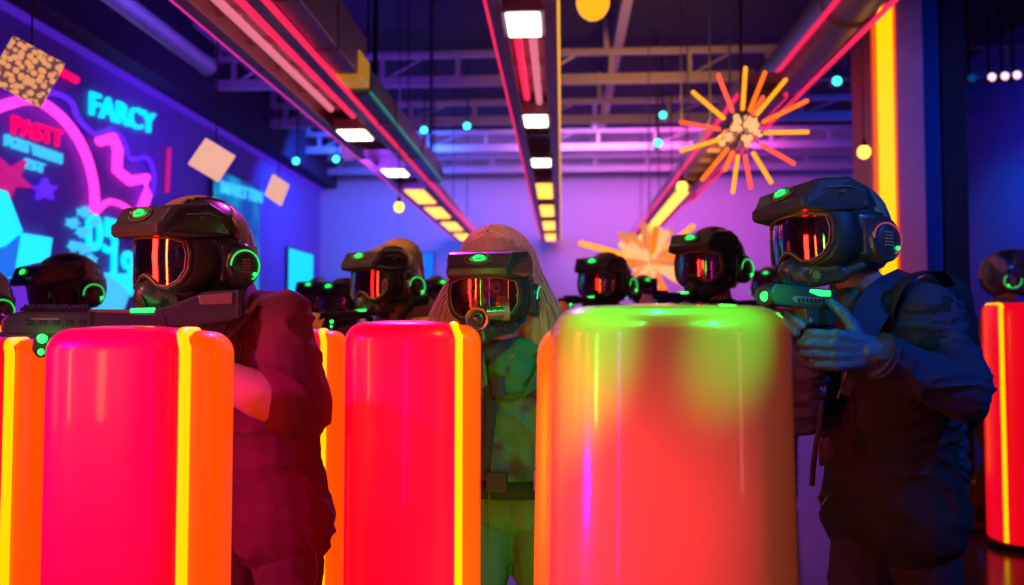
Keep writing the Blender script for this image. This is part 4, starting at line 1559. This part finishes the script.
sA, eA, wA = S['shA'], S['elA'], S['wrA']
sB, eB, wB = S['shB'], S['elB'], S['wrB']
ch, pe = S['chest'], S['pelvis']
cu = (wA - eA).normalized()
nb = (sA + sB) / 2 + V(0, 0, .03)
bk = aw * .04 + (CAMR @ V(1, 0, 0)) * .03
garment(rp, O, [(sA, eA, .082, .068), (eA, mixv(eA, wA, .9), .066, .046), (mixv(eA, wA, .80), mixv(eA, wA, .90), .053, .051),
                (sB, eB, .075, .062), (eB, mixv(eB, wB, .85), .060, .045),
                (sA, nb + bk, .080, .085), (sB + bk, nb + bk, .075, .085), (nb + bk, ch + bk * 1.2, .09, .135),
                (sA + bk * .6, ch + V(.07, .0, 0), .085, .125), (ch + V(.075, .02, 0), mixv(ch, pe, .75) + V(.075, .01, 0), .125, .115)],
        'jacket', M['navy'], .006, .022, 7.7, (16, 16, 44))
# cuff, collar, zip, scarf
MB().tube([mixv(eA, wA, .90) - O, mixv(eA, wA, .95) - O], [.052, .049], 22).build('cuff', M['navy'], rp, bevel=.004)
col = MB()
cpts = [at(x, y, d) - O for x, y, d in [(843, 395, 2.02), (852, 350, 2.02), (864, 318, 2.05), (882, 292, 2.10), (902, 280, 2.2), (905, 275, 2.3)]]
vs = []
for i, p in enumerate(cpts):
    wd = [.012, .030, .042, .045, .040, .030][i]
    vs += [p + V(-wd * .8, -.01, wd * .5), p + V(wd * .9, -.018, -wd * .35)]
col.add(vs, [[2 * i, 2 * i + 1, 2 * i + 3, 2 * i + 2] for i in range(len(cpts) - 1)])
o = col.build('collar', M['navy'], rp, solid=.007, bevel=.002)
o.modifiers.new('s', 'SUBSURF').levels = 2
o.modifiers['s'].render_levels = 2
MB().tube([at(x, y, d) - O for x, y, d in [(838, 398, 2.02), (848, 368, 2.00), (853, 345, 2.0), (858, 330, 2.02)]], .0028, 6).build('zipper', M['chrome'], rp)
garment(rp, O, [(at(852, 292, 2.22), at(868, 290, 2.24), .062, .055), (at(848, 305, 2.14), at(862, 312, 2.20), .045, .05)], 'scarf', M['scarf'], .007, .007, 2)
# rucksack on the back, straps, buckle and pouch
garment(rp, O, [(at(940, 300, 2.32), at(955, 400, 2.32), .080, .088), (at(925, 310, 2.42), at(940, 410, 2.40), .09, .10)], 'rucksack', M['strap'], .010, .006, 9)
MB().tube(smooth_path3([at(948, 285, 2.22) - O, at(935, 272, 2.12) - O, at(905, 280, 2.05) - O, at(890, 310, 2.05) - O, at(893, 330, 2.08) - O]), .017, 8, flat=.3).build('shoulder_strap', M['strap'], rp)
bu = MB().add([at(x, y, d) - O for x, y, d in [(818, 441, 2.10), (829, 436, 2.09), (838, 452, 2.09), (827, 466, 2.10), (819, 466, 2.10)]] +
              [at(x, y, d) - O for x, y, d in [(818, 441, 2.14), (829, 436, 2.13), (838, 452, 2.13), (827, 466, 2.14), (819, 466, 2.14)]],
              [[4, 3, 2, 1, 0], [5, 6, 7, 8, 9], [0, 1, 6, 5], [1, 2, 7, 6], [2, 3, 8, 7], [3, 4, 9, 8], [4, 0, 5, 9]])
bu.build('pouch', M['boot'], rp, smooth=False, bevel=.003)
MB().tube([at(x, y, d) - O for x, y, d in [(822, 400, 2.12), (820, 425, 2.12), (816, 445, 2.12), (813, 468, 2.13), (812, 486, 2.13)]], .007, 8, flat=.35).build('chest_strap', M['strap'], rp)
MB().tube([at(x, y, 2.10) - O for x, y in [(822, 490), (827, 497), (822, 505), (817, 499)]], .002, 6, True).build('buckle_ring', M['chrome'], rp)

# ------------------------------------------------------------------ left player
S = dict(label='person in maroon polo shirt and black helmet aiming a rifle at the left', face=True,
         head=at(196, 259, 2.12), hrot=Euler((R_(2), R_(2), R_(-30)), 'XYZ'), hscale=.93,
         shA=at(284, 322, 2.10), shB=at(205, 332, 2.42), chest=at(258, 385, 2.24), pelvis=at(272, 520, 2.26),
         elA=at(298, 412, 2.02), wrA=at(192, 364, 1.99), elB=at(150, 440, 2.2), wrB=at(118, 385, 2.0),
         knA=at(292, 680, 2.12), anA=at(305, 790, 2.32), knB=at(215, 680, 2.3), anB=at(225, 760, 2.48),
         toe=V(-.6, -.8, 0).normalized(), bulk=1.05, top=M['maroon'], legs=M['maroon_tr'], sleeve=.92, hem=-.01, sleeve_r=.020, arm=1.28,
         vox=.0065, bvox=.007, seed=11, fold=.017)
S['handA'] = dict(d=lf * .7 + up * .6 - aw * .2, n=aw + lf * .2, curl=(.5, .9, .8), side=-1)
S['handB'] = dict(d=lf * .4 + up * .8 - aw * .2, n=-lf + up * .1, curl=(.4, .6, .5), side=1)
lp, O = person(S)
cb = MB()
cpts = [at(x, y, d) - O for x, y, d in [(214, 345, 2.06), (232, 326, 2.06), (246, 306, 2.10), (252, 290, 2.18), (248, 278, 2.26)]]
vs = []
for i, p in enumerate(cpts):
    wd = [.016, .034, .036, .03, .02][i]
    vs += [p + V(-wd, -.012, wd * .7), p + V(wd * .9, -.012, -wd * .3)]
cb.add(vs, [[2 * i, 2 * i + 1, 2 * i + 3, 2 * i + 2] for i in range(len(cpts) - 1)])
o = cb.build('collar', M['collar'], lp, solid=.007)
o.modifiers.new('s', 'SUBSURF').levels = 2
o.modifiers['s'].render_levels = 2
MB().tube([at(x, y, 2.10) - O for x, y in [(308, 540), (316, 552), (318, 572), (314, 590)]], .003, 6).build('pocket_seam', M['maroon_tr'], lp)

# ------------------------------------------------------------------ woman in green
S = dict(label='person with long blonde hair in green jacket and clear visor helmet', face=True, var='valve',
         head=at(494, 294, 2.36), hrot=Euler((R_(2), R_(0), R_(-12)), 'XYZ'), hscale=.85,
         shA=at(572, 372, 2.44), shB=at(448, 372, 2.46), chest=at(510, 410, 2.46), pelvis=at(513, 500, 2.48),
         elA=at(592, 450, 2.46), wrA=at(580, 520, 2.38), elB=at(430, 450, 2.48), wrB=at(440, 520, 2.40),
         knA=at(540, 610, 2.40), anA=at(548, 720, 2.55), knB=at(482, 610, 2.42), anB=at(474, 720, 2.55),
         toe=V(-.1, -1, 0).normalized(), bulk=.88, top=M['green_j'], top_name='jacket', legs=M['green_tr'], hem=.02, vox=.007, bvox=.007, seed=20, fold=.016)
S['handA'] = dict(d=V(0, -.1, -1), n=V(-1, 0, 0), curl=(.3, .4, .3), side=-1)
S['handB'] = dict(d=V(0, -.1, -1), n=V(1, 0, 0), curl=(.3, .4, .3), side=1)
wp, O = person(S)
hd = S['head']
HM = Euler(S['hrot']).to_matrix()
hb = MB()
hb.add(*_ellv((.116, .128, .140), hd - O + V(0, .035, .050), HM))
for s_ in (-1, 1):
    hb.cap(hd - O + V(s_ * .085, .05, .03), hd - O + V(s_ * .118, .05, -.10), .050, .042)
    hb.cap(hd - O + V(s_ * .118, .05, -.10), hd - O + V(s_ * .132, .04, -.24), .040, .026)
hb.cap(hd - O + V(0, .10, 0), hd - O + V(0, .12, -.22), .11, .09)
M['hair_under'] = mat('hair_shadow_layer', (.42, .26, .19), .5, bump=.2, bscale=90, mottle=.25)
me = remeshed(hb, .008, 4, lambda p: .0016 * math.sin(p.x * 260 + 5 * noise.noise(p * 9)) + .002 * noise.noise(p * 30), 'hair')
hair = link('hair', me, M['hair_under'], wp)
st = MB()
rnd = random.Random(5)
hc_ = hd - O + V(0, .035, .050)
for k in range(330):
    s_ = 1 if k % 2 else -1
    yy = rnd.uniform(-.085, .10)
    kk = math.sqrt(max(.05, 1 - (yy / .128) ** 2))
    g_ = rnd.uniform(1.01, 1.05)
    pts = []
    for t in (86, 62, 38, 14):
        a = math.radians(t + rnd.uniform(-4, 4))
        pts.append(hc_ + HM @ V(s_ * .116 * kk * g_ * math.cos(a) + .0, yy + (86 - t) * .0004, .140 * kk * g_ * math.sin(a)))
    lo = rnd.uniform(.125, .165) if k % 5 else rnd.uniform(.165, .20)
    pts.append(hd - O + V(s_ * lo, .05 + rnd.uniform(-.05, .05), rnd.uniform(-.12, -.07)))
    pts.append(hd - O + V(s_ * (lo + rnd.uniform(-.01, .035)), .04 + rnd.uniform(-.05, .05), rnd.uniform(-.34, -.22)))
    pp_ = smooth_path3(pts, 4)
    st.tube(pp_, [.0034 * (1 - .75 * i / len(pp_)) for i in range(len(pp_))], 4)
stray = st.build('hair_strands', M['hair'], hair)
tag(stray, kind='stuff')
# turtleneck, jacket collar, straps, belt
P3 = lambda pts: [at(x, y, d) - O for x, y, d in pts]
garment(wp, O, [(at(508, 352, 2.42), at(510, 372, 2.40), .070, .085), (at(490, 350, 2.38), at(530, 350, 2.38), .035, .035)], 'neck_scarf', M['scarf'], .007, .010, 5, (6, 6, 60))
for pts in ([(483, 352, 2.33), (487, 385, 2.32), (478, 392, 2.33), (470, 372, 2.38), (474, 350, 2.38)], [(545, 350, 2.34), (522, 398, 2.31), (538, 388, 2.31), (560, 380, 2.34), (566, 358, 2.40)]):
    q = P3(pts)
    n = len(q)
    b = MB().add(q, [list(range(n))])
    b.build('lapel', M['green_j'], wp, smooth=False, solid=.010, bevel=.003)
MB().tube(P3([(489, 385, 2.325), (490, 420, 2.315), (486, 450, 2.32), (484, 476, 2.33)]), .017, 8, flat=.3).build('chest_strap', M['strap'], wp)
MB().tube(P3([(497, 378, 2.32), (498, 396, 2.31)]), .020, 8, flat=.3).build('strap_pad', M['rubber'], wp)
belt = []
bc = at(513, 482, 2.48) - O
for i in range(32):
    a = 2 * PI * i / 32
    belt.append(bc + V(math.cos(a) * .178, math.sin(a) * .142, 0))
b = MB()
vs = []
for p in belt:
    vs += [p + V(0, 0, -.024), p + V(0, 0, .024)]
b.add(vs, [[2 * i, (2 * i + 2) % 64, (2 * i + 3) % 64, 2 * i + 1] for i in range(32)])
b.build('belt', M['strap'], wp, solid=.012)
q = at(497, 482, 2.32) - O
MB().box((q.x - .030, q.y - .012, q.z - .026), (q.x + .030, q.y + .008, q.z + .026)).build('buckle', M['rubber'], wp, smooth=False, bevel=.004)
q = at(535, 480, 2.32) - O
MB().box((q.x - .004, q.y - .01, q.z - .028), (q.x + .004, q.y + .008, q.z + .028)).build('buckle_prong', M['chrome'], wp, smooth=False, bevel=.002)
MB().tube(P3([(513, 334, 2.20), (514, 348, 2.24), (512, 356, 2.28)]), .0018, 6).build('mask_cord', M['chrome'], wp)
qq = P3([(512, 356, 2.28)])[0]
MB().ball(qq, .007, 12).build('cord_toggle', M['tan'], wp)
MB().tube(P3([(489, 492, 2.335), (490, 520, 2.34), (491, 560, 2.35)]), .002, 6).build('trouser_seam', M['green_tr'], wp)


# ------------------------------------------------------------------ players in the background
def extra(px, py, d, yaw, label, top, legs, scale=1.0, vox=.018, tilt=0, side=None, gun=None, **kw):
    yaw = R_(yaw)
    hd = at(px, py, d)
    side = side or V(math.sin(yaw), -math.cos(yaw), 0)
    S = auto(hd, yaw, side, gun_at=gun)
    S.update(label=label, hrot=Euler((R_(tilt), 0, yaw), 'XYZ'), top=top, legs=legs, vox=vox, bvox=vox * .7, hscale=scale * .93, seed=px * .1, fold=.012)
    S.update(kw)
    return person(S)


g2 = at(368, 318, 3.5)
r2, O2 = extra(387, 283, 3.65, -35, 'person in tan hooded top with helmet and rifle, left of centre', M['tan_cl'], M['grey_cl'], 1.04, .014, gun=g2)
garment(r2, O2, [(at(400, 262, 3.80), at(404, 290, 3.82), .11, .10), (at(395, 300, 3.75), at(415, 312, 3.78), .10, .10)], 'hood', M['tan_cl'], .012, .008, 4)
MB().tube([p - O2 for p in [at(398, 332, 3.55), at(402, 315, 3.52), at(414, 302, 3.55), at(428, 300, 3.65)]], .022, 8, flat=.35).build('shoulder_strap', M['strap'], r2)
place_rifle(392, 316, 315, 3.62, 3.35, 'toy rifle with green lights aimed by the tan hooded player', 2)
extra(344, 305, 4.4, -20, 'person in plum top with green lit helmet, just left of the tan hooded player', M['plum_cl'], M['blk_tr'], .9)
extra(318, 300, 5.4, -10, 'person in dark helmet low against the cyan display, behind the maroon player', M['grey_cl'], M['blk_tr'], .9)
extra(436, 298, 5.6, 25, 'person in dark helmet between tan hooded player and woman in green', M['plum_cl'], M['blk_tr'], .95)
extra(66, 292, 3.55, -32, 'person in dark helmet behind the rifle at the far left', M['grey_cl'], M['blk_tr'], 1.02, tilt=10)
extra(-34, 306, 3.0, -20, 'person half cut off by the left edge of the view', M['tan_cl'], M['blk_tr'], 1.0)
g4 = at(592, 306, 4.3)
extra(606, 283, 4.55, -30, 'person with rifle in dark helmet, left of the two behind the big pillar', M['grey_cl'], M['blk_tr'], 1.05, gun=g4)
place_rifle(612, 560, 301, 4.45, 4.25, 'toy rifle aimed by the left one of two players behind the big pillar')
g5 = at(690, 300, 3.4)
extra(712, 266, 3.6, -42, 'person with rifle in dark helmet, right of the two behind the big pillar', M['blk_shirt'], M['blk_tr'], 1.06, .015, gun=g5)
place_rifle(712, 640, 299, 3.55, 3.3, 'toy rifle aimed by the right one of two players behind the big pillar')
extra(643, 292, 7.0, 10, 'distant person in dim helmet before the cream starburst', M['plum_cl'], M['blk_tr'], .9)
extra(768, 287, 6.0, -20, 'distant person between the big pillar helmets and the navy jacketed player', M['tan_cl'], M['blk_tr'], .9)
extra(1012, 277, 5.35, 80, 'person in tan and black helmet leaning over the far right pillar', M['plum_cl'], M['blk_tr'], 1.15, tilt=-14)
